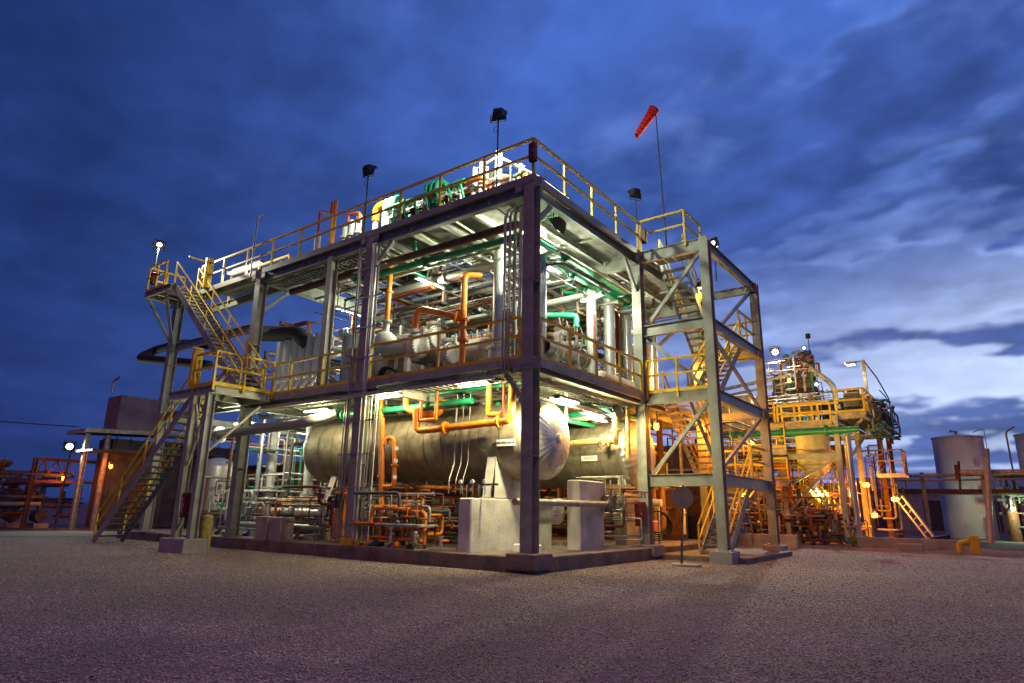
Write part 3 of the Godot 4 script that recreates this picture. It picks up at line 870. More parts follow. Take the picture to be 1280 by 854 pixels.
# ---------------------------------------------------------------- the big horizontal vessels and what carries them
func horizontal_vessel(called: String, label: String, x0: float, x1: float, yc: float, zc: float, r: float, head: float, band: float, clad: String, nozzles: Array, text := "", tx := 0.0) -> Node3D:
	var t = thing(called, Vector3((x0 + x1) / 2, yc - r, zc), label, "vessel", "insulated horizontal vessels")
	var c = Vector3(0, yc, zc)
	var n = roundi((x1 - x0) / band)
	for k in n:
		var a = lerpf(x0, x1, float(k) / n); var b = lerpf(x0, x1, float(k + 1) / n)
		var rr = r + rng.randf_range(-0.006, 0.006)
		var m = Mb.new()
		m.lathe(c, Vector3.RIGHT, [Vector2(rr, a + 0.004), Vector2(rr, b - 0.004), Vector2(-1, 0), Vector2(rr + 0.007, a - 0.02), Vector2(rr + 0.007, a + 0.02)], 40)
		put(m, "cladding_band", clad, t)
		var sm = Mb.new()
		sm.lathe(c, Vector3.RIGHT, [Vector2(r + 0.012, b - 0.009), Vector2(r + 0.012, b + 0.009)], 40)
		put(sm, "seam_line", "brown", t)  # dark ring drawn for the shadow gap and caulk at each seam
	# the heads: gores of sheet metal, each its own piece
	for side in [-1.0, 1.0]:
		var gores = 32 if side > 0 else 16
		var xe = x1 if side > 0 else x0
		for k in gores:
			var m = Mb.new()
			var a0 = TAU * k / gores; var a1 = TAU * (k + 1) / gores
			var lift = rng.randf_range(0.006, 0.018)
			var prof = []
			for i in 9:
				var th = PI / 2 * i / 8.0 * 0.93
				prof.append(Vector2(r * cos(th), head * sin(th)))
			for i in 8:
				var p: Vector2 = prof[i]; var q: Vector2 = prof[i + 1]
				var l0 = lift * (1.0 - i / 8.0) ; var l1 = lift * (1.0 - (i + 1) / 8.0)
				var e0 = Vector3(0, sin(a0), cos(a0)); var e1 = Vector3(0, sin(a1), cos(a1)); var em = ((e0 + e1) / 2).normalized()
				var o = Vector3(xe, yc, zc)
				var X = Vector3.RIGHT * side
				var A = o + e0 * p.x + X * p.y; var B = o + em * (p.x + l0) + X * (p.y + l0 * 0.6); var C = o + e1 * p.x + X * p.y
				var D = o + e0 * q.x + X * q.y; var E = o + em * (q.x + l1) + X * (q.y + l1 * 0.6); var F = o + e1 * q.x + X * q.y
				var away = em + X * 0.6
				m.quad(A, B, E, D, away); m.quad(B, C, F, E, away)
			put(m, "gore_panel", "head_clad" if rng.randf() < 0.6 else "head_clad_worn", t)
		var cap = Mb.new()
		cap.lathe(Vector3(xe, yc, zc), Vector3.RIGHT * side, [Vector2(r * 0.13, head * 0.985), Vector2(r * 0.11, head + 0.02), Vector2(0.001, head + 0.025)], 16)
		put(cap, "head_cap", "head_clad", t)
		var rim = Mb.new()
		rim.lathe(Vector3(xe, yc, zc), Vector3.RIGHT * side, [Vector2(r + 0.012, -0.05), Vector2(r + 0.012, 0.03)], 40)
		put(rim, "rim_band", "clad", t)
	for q in nozzles:   # x, top or bottom, radius, length
		var d = UP * q[1]
		var p = Vector3(q[0], yc + q[1] * r * 0.97, zc)
		S_cyl(p, p + d * q[3], q[2], "nozzle", clad, t)
		flange(p + d * q[3], d, q[2], clad, t)
	if text:
		var ang = deg_to_rad(-9.0)
		var nrm = Vector3(0, sin(ang), cos(ang))
		var p = c + nrm * (r + 0.035) + Vector3.RIGHT * tx
		var b = Basis(Vector3.RIGHT, nrm.cross(Vector3.RIGHT), nrm)
		var pl = Mb.new(); pl.obox(p, Vector3.RIGHT * 0.3, b.y * 0.085, nrm * 0.004)
		var o = put(pl, "name_plate", "plate_white", t)
		var tm = TextMesh.new()
		tm.text = text; tm.font_size = 16; tm.pixel_size = 0.0046; tm.depth = 0.004
		var sf = SystemFont.new(); sf.font_names = ["Droid Sans"]; sf.font_weight = 400
		tm.font = sf
		place(tm, "lettering", "ink", o, p + nrm * 0.0065, b)
	return t

func pier(x: float, wx: float, z0: float, z1: float, h: float, label: String, mat_ := "concrete"):
	var m = Mb.new()
	m.cbox(Vector3(x, h / 2, (z0 + z1) / 2), Vector3(wx, h, z0 - z1), 0.03)
	return tag(put(m, "concrete_pier", mat_), label, "concrete pier", "concrete piers under the vessels")

func saddle(parent: Node, x: float, yc: float, zc: float, r: float, y0: float, half: float, arc := 62.0):
	# a thick web cut to the vessel's curve, with a base plate
	for dx in [0.0]:
		var m = Mb.new()
		var n = 12
		var top = []
		for k in n + 1:
			var a = deg_to_rad(lerpf(-90.0 - arc, -90.0 + arc, float(k) / n))
			top.append(Vector3(x + dx, yc + sin(a) * (r + 0.01), zc + cos(a) * (r + 0.01)))
		for k in n:
			var A: Vector3 = top[k]; var B: Vector3 = top[k + 1]
			var a2 = Vector3(A.x, y0, zc + clampf((A.z - zc) * 1.05, -half, half)); var b2 = Vector3(A.x, y0, zc + clampf((B.z - zc) * 1.05, -half, half))
			for s in [-0.14, 0.14]:
				var o = Vector3(s, 0, 0)
				m.quad(A + o, B + o, b2 + o, a2 + o, o)
		m.quad(top[0] - Vector3(0.14, 0, 0), top[0] + Vector3(0.14, 0, 0), Vector3(x + dx + 0.14, y0, zc - half), Vector3(x + dx - 0.14, y0, zc - half), Vector3.FORWARD)
		m.quad(top[n] - Vector3(0.14, 0, 0), top[n] + Vector3(0.14, 0, 0), Vector3(x + dx + 0.14, y0, zc + half), Vector3(x + dx - 0.14, y0, zc + half), Vector3.BACK)
		put(m, "saddle_web", "pier_white", parent)
	S_box(Vector3(x, y0 + 0.012, zc), Vector3(0.36, 0.022, half * 2 + 0.1), "saddle_plate", "steel_light", parent)

func vessels():
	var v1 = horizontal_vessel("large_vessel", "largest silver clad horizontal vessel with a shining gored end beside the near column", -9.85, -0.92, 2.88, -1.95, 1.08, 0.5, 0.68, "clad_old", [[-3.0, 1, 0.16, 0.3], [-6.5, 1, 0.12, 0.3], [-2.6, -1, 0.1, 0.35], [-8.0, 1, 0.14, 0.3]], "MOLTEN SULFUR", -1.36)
	saddle(v1, -1.92, 2.88, -1.95, 1.08, 1.3, 1.15)
	saddle(v1, -8.7, 2.88, -1.95, 1.08, 1.0, 1.0, 38.0)
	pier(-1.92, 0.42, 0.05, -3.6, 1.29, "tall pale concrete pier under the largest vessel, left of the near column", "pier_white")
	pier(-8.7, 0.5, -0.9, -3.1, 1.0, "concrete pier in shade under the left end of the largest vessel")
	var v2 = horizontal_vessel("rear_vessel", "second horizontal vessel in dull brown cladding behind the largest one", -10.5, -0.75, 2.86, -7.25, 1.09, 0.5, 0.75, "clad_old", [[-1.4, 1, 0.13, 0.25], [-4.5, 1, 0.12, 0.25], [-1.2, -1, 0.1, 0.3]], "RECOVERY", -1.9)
	saddle(v2, -0.95, 2.86, -7.25, 1.09, 1.84, 0.7, 40.0)
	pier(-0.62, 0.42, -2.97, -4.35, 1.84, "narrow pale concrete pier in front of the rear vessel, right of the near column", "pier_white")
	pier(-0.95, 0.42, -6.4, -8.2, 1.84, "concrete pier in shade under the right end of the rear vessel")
	var lb = thing("support_beam", Vector3(-0.62, 1.5, -5.4), "short steel beam joining the narrow pale pier to the rear vessel's support", "beam")
	S_beam(Vector3(-0.7, 1.66, -4.3), Vector3(-0.7, 1.66, -6.45), 0.3, 0.2, "beam_body", "steel_light", lb)
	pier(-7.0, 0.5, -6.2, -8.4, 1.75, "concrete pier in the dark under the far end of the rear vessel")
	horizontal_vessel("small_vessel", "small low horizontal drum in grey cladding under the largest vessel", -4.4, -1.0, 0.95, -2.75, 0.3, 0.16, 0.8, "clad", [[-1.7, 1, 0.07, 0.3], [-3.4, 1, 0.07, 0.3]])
	# the stained manhole nozzle and dangling gear under the rear vessel's right end
	var t = thing("drain_manifold", Vector3(-0.2, 0.9, -4.3), "tangle of drain valves and wiring hanging under the right end of the rear vessel", "valve manifold")
	for k in 5:
		var x = -0.55 + k * 0.17
		S_cyl(Vector3(x, 1.65, -4.4 + 0.12 * (k % 2)), Vector3(x, 1.05, -4.4 + 0.12 * (k % 2)), 0.035, "drain_pipe", "galv" if k % 2 else "brown", t, 8)
		valve(Vector3(x, 1.35, -4.4 + 0.12 * (k % 2)), UP, Vector3(0.3, 0, 1), 0.04, "brown" if k % 2 else "galv", t, "rust")
	S_tube([Vector3(-0.6, 1.05, -4.35), Vector3(0.2, 1.05, -4.35), Vector3(0.2, 1.5, -4.35)], 0.04, "drain_header", "galv", t, 0.1)
	for k in 6:
		var p = []
		for i in 6: p.append(Vector3(-0.6 + k * 0.14 + rng.randf_range(-0.06, 0.06), 1.6 - i * 0.12 + rng.randf_range(-0.05, 0.05), -4.12 + rng.randf_range(-0.1, 0.1)))
		S_tube(p, 0.012, "loose_cable", "rubber", t, 0.08, 5)
	# the vapour piping over the vessels
	pipe([Vector3(-0.35, 1.2, 0.1), Vector3(-0.25, 1.2, -4.6)], 0.085, "cream", "pale horizontal pipe running past both vessels behind the near column", "", [[Vector3(-0.26, 1.2, -4.3), Vector3.FORWARD], [Vector3(-0.26, 1.2, -4.6), Vector3.FORWARD]])
	pipe([Vector3(-4.0, 3.12, -5.8), Vector3(-0.75, 3.2, -5.8), Vector3(-0.72, 4.25, -5.8)], 0.1, "cream_yellow", "cream pipe with a valve turning up at the right end of the rear vessel", "", [[Vector3(-1.15, 3.19, -5.8), Vector3(1, 0, 0)], [Vector3(-0.73, 3.5, -5.8), UP]], "pipe", 0.12)
	pipe([Vector3(-0.35, 2.6, -5.85), Vector3(-0.32, 4.25, -5.85)], 0.07, "cream_yellow", "short upright cream pipe in front of the bright corner column")
	var vm = thing("cream_valve", Vector3(-0.85, 3.1, -5.75), "cream gate valve at the bend of the cream pipe", "valve")
	valve(Vector3(-0.95, 3.2, -5.78), Vector3(1, 0, 0), Vector3(0, -0.4, 1), 0.1, "cream_yellow", vm, "brown")

# ---------------------------------------------------------------- the rest of the ground floor
func manifold(at: Vector3, label: String, mat_: String, n: int, w: float, h: float, seed_: int):
	# a station of small pipes and valves: header top and bottom, risers with valves, bent tubes and gauges
	var r = RandomNumberGenerator.new(); r.seed = seed_
	var t = thing("valve_station", at, label, "valve station", "orange valve stations along the slab edge" if mat_ == "orange" else "valve stations")
	S_tube([at + Vector3(-w / 2, h, 0), at + Vector3(w / 2, h, 0), at + Vector3(w / 2, 0.1, 0)], 0.055, "header", mat_, t, 0.16)
	S_tube([at + Vector3(-w / 2, 0.22, 0.12), at + Vector3(w / 2, 0.22, 0.12)], 0.05, "header", mat_, t)
	for k in n:
		var x = lerpf(-w / 2 + 0.08, w / 2 - 0.2, float(k) / maxf(1, n - 1))
		var z = r.randf_range(-0.06, 0.14)
		var rr = r.randf_range(0.025, 0.045)
		var mm: String = [mat_, mat_, "galv", "steel", "rust"][r.randi() % 5]
		S_tube([at + Vector3(x, h, 0), at + Vector3(x, h, z), at + Vector3(x, 0.22, z)], rr, "riser", mm, t, 0.06)
		valve(at + Vector3(x, r.randf_range(0.4, h - 0.25), z), UP, Vector3(r.randf_range(-0.4, 0.4), 0, 1), rr * 1.1, [mat_, "galv", "green", "black"][r.randi() % 4], t, ["steel_light", "blue", "red"][r.randi() % 3])
		if r.randf() < 0.6:
			flange(at + Vector3(x, r.randf_range(0.3, 0.4), z), UP, rr, mm, t)
	for k in 3:
		var x = r.randf_range(-w / 2, w / 2)
		var y = r.randf_range(0.3, h)
		S_cyl(at + Vector3(x, y, 0.22), at + Vector3(x, y, 0.26), 0.05, "gauge", "plate_white", t, 12)
		S_tube([at + Vector3(x, y - 0.22, 0.0), at + Vector3(x, y - 0.2, 0.24), at + Vector3(x, y - 0.05, 0.24)], 0.01, "gauge_line", "galv", t, 0.04, 5)
	for k in 3:
		var x = r.randf_range(-w / 2, w / 2)
		S_cyl(at + Vector3(x, 0.02, 0.3), at + Vector3(x + 0.22, 0.02 + 0.08, 0.3), 0.08, "steam_trap", ["black", mat_, "blue"][k], t, 10)
	for x in [-w / 2, w / 2]:
		S_bar(at + Vector3(x * 0.9, 0, -0.08), at + Vector3(x * 0.9, h, -0.08), 0.05, 0.05, "support", "steel", t)
	return t

func lower_floor():
	# orange loop hung under the upper floor
	var z = -0.6
	var t = pipe([Vector3(-4.85, 4.3, z), Vector3(-4.85, 3.82, z), Vector3(-4.2, 3.66, z)], 0.1, "orange", "short orange elbow pipe dropping from the floor left of the orange loop", "", [[Vector3(-4.25, 3.68, z), Vector3(1, -0.25, 0)]], "pipe", 0.3)
	pipe([Vector3(-3.62, 4.0, z - 0.2), Vector3(-3.62, 3.6, z - 0.15), Vector3(-4.15, 3.6, z)], 0.1, "orange", "short orange elbow pipe facing the other elbow beside the orange loop", "", [[Vector3(-3.62, 3.95, z - 0.2), UP]], "pipe", 0.25)
	pipe([Vector3(-4.28, 3.75, z + 0.15), Vector3(-4.22, 3.12, z + 0.15), Vector3(-0.98, 3.22, z + 0.05), Vector3(-0.98, 4.25, z)], 0.1, "orange", "long orange pipe loop across the front of the largest vessel", "", [[Vector3(-3.15, 3.155, z + 0.13), Vector3(1, 0.03, 0)], [Vector3(-1.35, 3.21, z + 0.06), Vector3(1, 0.03, 0)]], "pipe", 0.22)
	pipe([Vector3(-4.08, 4.25, z + 0.15), Vector3(-4.08, 3.42, z + 0.15), Vector3(-3.5, 3.42, z + 0.15), Vector3(-3.5, 4.25, z + 0.15)], 0.05, "orange", "thin square orange pipe drop at the left of the long loop", "", [], "pipe", 0.03)
	pipe([Vector3(-1.72, 4.3, z + 0.05), Vector3(-1.72, 3.42, z + 0.05), Vector3(-1.3, 3.4, z + 0.05)], 0.075, "orange", "upright orange pipe drop left of the long loop's right riser", "", [], "pipe", 0.03)
	pipe([Vector3(-1.42, 4.3, z - 0.2), Vector3(-1.42, 3.3, z - 0.2)], 0.035, "red_orange", "thin red orange drop between the two orange risers")
	# orange risers near the middle column, with the gooseneck
	pipe([Vector3(-5.95, 4.3, z), Vector3(-5.6, 0.6, z)], 0.07, "orange", "left of two tall orange risers right of the middle column", "tall orange risers", [[Vector3(-5.72, 1.9, z), Vector3(0.1, 1, 0)]], "pipe", 0.02)
	pipe([Vector3(-5.7, 3.6, z + 0.1), Vector3(-5.45, 0.55, z + 0.1)], 0.06, "orange", "right of two tall orange risers right of the middle column", "tall orange risers", [], "pipe", 0.02)
	var g = pipe([Vector3(-5.5, 2.82, -0.5), Vector3(-5.45, 3.0, -0.5), Vector3(-5.15, 2.98, -0.5), Vector3(-5.08, 2.3, -0.5), Vector3(-5.05, 1.6, -0.5), Vector3(-5.45, 1.6, -0.5)], 0.07, "orange", "orange gooseneck pipe with two white hand valves", "", [[Vector3(-5.07, 2.2, -0.5), UP]], "pipe", 0.16)
	for y in [2.65, 2.3, 1.85]:
		S_cyl(Vector3(-5.05, y, -0.48), Vector3(-4.82, y, -0.3), 0.016, "valve_stem", "galv", g, 6)
		S_cyl(Vector3(-4.84, y, -0.31), Vector3(-4.8, y, -0.28), 0.06, "valve_knob", "plate_white", g, 10)
	manifold(Vector3(-5.1, 0, -0.25), "dense orange valve station at the slab edge just right of the middle column", "orange", 9, 1.05, 1.05, 5)
	manifold(Vector3(-4.0, 0, -0.12), "wide orange valve station with a square loop at the slab edge", "orange", 9, 1.2, 0.92, 9)
	manifold(Vector3(-2.9, 0, -1.7), "orange and brass valve riser glowing behind the tall pale pier", "orange", 4, 0.6, 1.7, 13)
	# orange bottle rack left of the middle column
	var b = thing("gas_bottle", Vector3(-7.1, 0, -0.35), "bright orange upright gas bottle with fittings left of the middle column", "gas bottle")
	var m = Mb.new()
	m.lathe(Vector3(-7.1, 0.08, -0.35), UP, [Vector2(0.001, 0), Vector2(0.17, 0.02), Vector2(0.18, 0.1), Vector2(0.18, 1.05), Vector2(0.14, 1.18), Vector2(0.06, 1.24), Vector2(0.05, 1.32)], 18)
	put(m, "bottle_body", "orange", b)
	for k in 4:
		var a = TAU * k / 4 + 0.4
		S_bar(Vector3(-7.1 + cos(a) * 0.22, 0, -0.35 + sin(a) * 0.22), Vector3(-7.1 + cos(a) * 0.22, 1.3, -0.35 + sin(a) * 0.22), 0.03, 0.03, "rack_post", "red_orange", b)
	valve(Vector3(-7.22, 1.42, -0.35), Vector3.RIGHT, UP, 0.05, "orange", b, "orange")
	valve(Vector3(-6.92, 1.38, -0.35), Vector3.RIGHT, UP, 0.05, "orange", b, "orange")
	# floor piers and plinths at the left
	var q = Mb.new(); q.cbox(Vector3(-10.1, 0.33, 0.05), Vector3(0.62, 0.72, 0.5), 0.02)
	tag(put(q, "concrete_block", "concrete"), "left of two pale rust stained concrete blocks at the slab edge", "concrete block", "concrete blocks at the slab edge")
	var q2 = Mb.new(); q2.cbox(Vector3(-9.42, 0.33, 0.02), Vector3(0.6, 0.7, 0.5), 0.02)
	tag(put(q2, "concrete_block", "concrete"), "right of two pale rust stained concrete blocks at the slab edge", "concrete block", "concrete blocks at the slab edge")
	var q3 = Mb.new(); q3.cbox(Vector3(-4.95, 0.62, -1.0), Vector3(0.55, 1.24, 0.5), 0.02)
	tag(put(q3, "concrete_block", "cream"), "cream concrete plinth behind the orange valve station", "concrete block", "concrete blocks at the slab edge")
	var q4 = Mb.new(); q4.cbox(Vector3(-6.05, 0.08, 0.12), Vector3(0.5, 0.2, 0.3), 0.02)
	tag(put(q4, "kerb_block", "yellow"), "low yellow block at the foot of the middle column", "block")
	# level pipes low on the left
	pipe([Vector3(-13.4, 0.8, -1.2), Vector3(-8.2, 0.8, -1.2)], 0.17, "clad", "thick silver pipe lying low behind the orange gas bottle", "", [[Vector3(-10.5, 0.8, -1.2), Vector3.RIGHT]])
	pipe([Vector3(-12.6, 0.38, -0.5), Vector3(-8.0, 0.38, -0.5)], 0.1, "galv", "lower bright pipe on short legs at the slab edge", "", [[Vector3(-9.6, 0.38, -0.5), Vector3.RIGHT]])
	for k in 4:
		tag(S_box(Vector3(-8.4 - k * 0.9, 0.15, -0.5), Vector3(0.07, 0.3, 0.12), "pipe_stand", "galv"), "short steel leg under the lower bright pipe, %s from the right" % ORD[k], "pipe support", "pipe legs on the slab")
	pipe([Vector3(-12.0, 4.0, -2.6), Vector3(-11.8, 1.35, -2.6)], 0.17, "white", "upright white pipe with valves below the left end of the largest vessel", "", [[Vector3(-11.8, 1.4, -2.6), UP]])
	var vs = thing("white_valve", Vector3(-11.8, 0.5, -2.6), "white gate valve with a blue wheel under the upright white pipe", "valve")
	valve(Vector3(-11.8, 1.15, -2.6), UP, Vector3(1, 0, 0.4), 0.13, "white", vs, "blue")
	S_cyl(Vector3(-11.8, 0.85, -2.6), Vector3(-11.8, 0.5, -2.6), 0.14, "valve_leg", "galv", vs)
	pipe([Vector3(-14.9, 4.2, -3.0), Vector3(-14.9, 1.2, -3.0)], 0.2, "white", "bright white upright pipe farther back at the left", "", [[Vector3(-14.9, 1.6, -3.0), UP]])
	for k in 6:
		var x = -13.5 - k * 0.5
		pipe([Vector3(x, 4.2, -1.6 - k * 0.3), Vector3(x, 0.4, -1.6 - k * 0.3)], [0.05, 0.035, 0.07, 0.05, 0.04, 0.06][k], ["galv", "cream", "galv", "steel_light", "galv", "green"][k], "thin upright %s pipe, %s from the right in the bay at the left end" % [TINT[["galv", "cream", "galv", "steel_light", "galv", "green"][k]], ORD[k]], "upright pipes in the left bay", [[Vector3(x, 0.9, -1.6 - k * 0.3), UP]])
	manifold(Vector3(-14.2, 0, -1.3), "galvanised valve station among upright pipes at the left end", "galv", 8, 1.8, 1.5, 21)
	manifold(Vector3(-12.8, 0, -1.0), "low grey valve station behind the rust stained blocks", "galv", 6, 1.5, 1.1, 27)
	manifold(Vector3(-9.0, 0.0, -1.9), "small orange valve station under the left end of the largest vessel", "orange", 4, 0.8, 0.5, 29)
	# hopper bottomed tank behind the outside stair
	var tk = thing("settling_tank", Vector3(-18.9, GROUND, -3.0), "small upright steel tank on legs behind the outside stair posts", "tank")
	var tm = Mb.new()
	tm.lathe(Vector3(-18.9, 0.35, -3.0), UP, [Vector2(0.12, 0), Vector2(0.8, 0.45), Vector2(-1, 0), Vector2(0.82, 0.45), Vector2(0.82, 2.3), Vector2(-1, 0), Vector2(0.82, 2.3), Vector2(0.6, 2.55), Vector2(0.2, 2.68), Vector2(0.001, 2.7)], 28)
	put(tm, "tank_shell", "clad", tk)
	for k in 4:
		var a = TAU * k / 4 + 0.7
		S_bar(Vector3(-18.9 + cos(a) * 0.8, GROUND, -3 + sin(a) * 0.8), Vector3(-18.9 + cos(a) * 0.8, 1.4, -3 + sin(a) * 0.8), 0.09, 0.09, "leg", "steel_light", tk)
	# the big grey duct slung under the left landing
	pipe([Vector3(-14.2, 3.42, 0.28), Vector3(-8.5, 3.55, 0.28), Vector3(-7.9, 3.9, -0.5)], 0.17, "galv", "thick grey pipe slung under the upper floor at the left", "", [[Vector3(-13.3, 3.44, 0.28), Vector3.RIGHT]], "pipe", 0.4)
	# things in the dim back of the ground floor
	for k in 7:
		var x = -1.2 - k * 1.55
		var h = rng.randf_range(1.0, 1.9)
		var e = thing("pump", Vector3(x, 0, -8.6 - (k % 3) * 0.9), "pump on a plinth, %s from the right in the dim back of the ground floor" % ORD[k], "pump", "pumps at the back of the ground floor")
		var p = e.position
		S_cbox(p + Vector3(0, 0.15, 0), Vector3(1.1, 0.3, 0.6), 0.02, "plinth", "concrete", e)
		S_cyl(p + Vector3(-0.45, 0.55, 0), p + Vector3(0.1, 0.55, 0), 0.2, "motor", "blue" if k % 2 else "steel_dark", e)
		S_cyl(p + Vector3(0.1, 0.55, 0), p + Vector3(0.3, 0.55, 0), 0.07, "shaft_guard", "yellow", e)
		S_cyl(p + Vector3(0.3, 0.52, 0), p + Vector3(0.5, 0.52, 0), 0.24, "pump_casing", "red_orange" if k % 3 == 0 else "steel", e)
		S_tube([p + Vector3(0.42, 0.6, 0), p + Vector3(0.42, h, 0), p + Vector3(0.42, h, -1.4)], 0.07, "discharge_pipe", "orange" if k % 2 else "brown", e, 0.2)
	for k in 5:
		var x = -1.5 - k * 2.2
		var w = thing("control_panel", Vector3(x, 0.0, -11.6), "brown cabinet, %s from the right against the back row of columns" % ORD[k], "cabinet", "cabinets along the back of the ground floor")
		S_cbox(Vector3(x, 0.95, -11.6), Vector3(1.2, 1.9, 0.5), 0.02, "cabinet_body", "brown", w)
		S_box(Vector3(x - 0.29, 0.98, -11.34), Vector3(0.54, 1.7, 0.02), "door", "rust", w)
		S_box(Vector3(x + 0.29, 0.98, -11.34), Vector3(0.54, 1.7, 0.02), "door", "brown", w)
	pipe([Vector3(-10.0, 0.75, -3.6), Vector3(-2.2, 0.75, -3.6)], 0.14, "brown", "long dull pipe lying low behind the tall pale pier", "", [[Vector3(-4.4, 0.75, -3.6), Vector3.RIGHT]])
	pipe([Vector3(-10.0, 1.3, -7.4), Vector3(0.0, 1.3, -7.4)], 0.12, "cream", "long pale pipe behind the rear vessel's piers", "", [[Vector3(-1.4, 1.3, -7.4), Vector3.RIGHT], [Vector3(-4.4, 1.3, -7.4), Vector3.RIGHT]])
	for k in 6:
		var x = 0.1 - k * 0.75
		pipe([Vector3(x, 4.2, -9.0), Vector3(x, 0.3, -9.0)], 0.06 + 0.05 * (k % 2), ["cream", "brown", "orange", "cream", "rust", "cream"][k], "upright %s pipe, %s from the right behind the stair tower's lower beam" % [TINT[["cream", "brown", "orange", "cream", "rust", "cream"][k]], ORD[k]], "upright pipes behind the tower beam", [[Vector3(x, 1.0, -9.0), UP]])

# ---------------------------------------------------------------- the upper floor
func exchanger(at: Vector3, l: float, r: float, label: String, body: String, open := true):
	# a shell and tube exchanger along x: shell, bolted channel cover at the right end, davit, two saddles, nozzles; at = centre of the cover
	var t = thing("heat_exchanger", at - Vector3(l / 2, r + 0.3, 0), label, "heat exchanger", "heat exchangers on the upper floor")
	S_cyl(at - Vector3(l, 0, 0), at - Vector3(0.45, 0, 0), r * 0.9, "shell", body, t, 28)
	S_cyl(at - Vector3(0.46, 0, 0), at - Vector3(0.38, 0, 0), r * 1.1, "girth_flange", "cream", t, 28)
	S_cyl(at - Vector3(0.38, 0, 0), at - Vector3(0.1, 0, 0), r * 0.92, "channel", "white", t, 28)
	S_cyl(at - Vector3(0.1, 0, 0), at - Vector3(0.05, 0, 0), r * 1.1, "girth_flange", "white", t, 28)
	S_cyl(at - Vector3(0.047, 0, 0), at, r * 1.1, "channel_cover", "white", t, 28)
	var m = Mb.new()
	for k in 24:
		var a = TAU * k / 24
		var c = Vector3(0, cos(a), sin(a)) * r * 1.02
		m.cyl(at + c - Vector3(0.16, 0, 0), at + c + Vector3(0.035, 0, 0), 0.016, -1, 6)
	tag(put(m, "cover_bolts", "steel_dark", t), "", "", "", "stuff")
	S_tube([at + Vector3(-0.3, r * 0.5, -r * 0.6), at + Vector3(-0.3, r * 1.75, -r * 0.6), at + Vector3(0.03, r * 1.75, 0.0), at + Vector3(0.03, r * 1.15, 0.0)], 0.035, "davit", "white", t, r * 0.6)
	for x in [0.8, l - 0.5]:
		S_box(at - Vector3(x, r + 0.15, 0), Vector3(0.16, 0.4, r * 1.5), "saddle", "steel_light", t)
	S_cyl(at + Vector3(-0.25, r * 0.85, 0), at + Vector3(-0.25, r * 1.35, 0), r * 0.38, "nozzle", "white", t)
	flange(at + Vector3(-0.25, r * 1.35, 0), UP, r * 0.38, "white", t)
	S_cyl(at + Vector3(-0.25, -r * 1.3, 0), at + Vector3(-0.25, -r * 0.85, 0), r * 0.38, "nozzle", "white", t)
	return t

func clad_column(p: Vector3, y1: float, r: float, label: String):
	var t = thing("insulated_pipe", p, label, "pipe", "upright silver clad pipes on the upper floor")
	var n = roundi((y1 - p.y) / 0.75)
	for k in n:
		var a = lerpf(p.y, y1, float(k) / n); var b = lerpf(p.y, y1, float(k + 1) / n)
		var m = Mb.new()
		m.lathe(Vector3(p.x, 0, p.z), UP, [Vector2(r, a), Vector2(r, b), Vector2(-1, 0), Vector2(r + 0.006, b - 0.025), Vector2(r + 0.006, b + 0.025)], 24)
		put(m, "cladding_band", "clad", t)
	return t

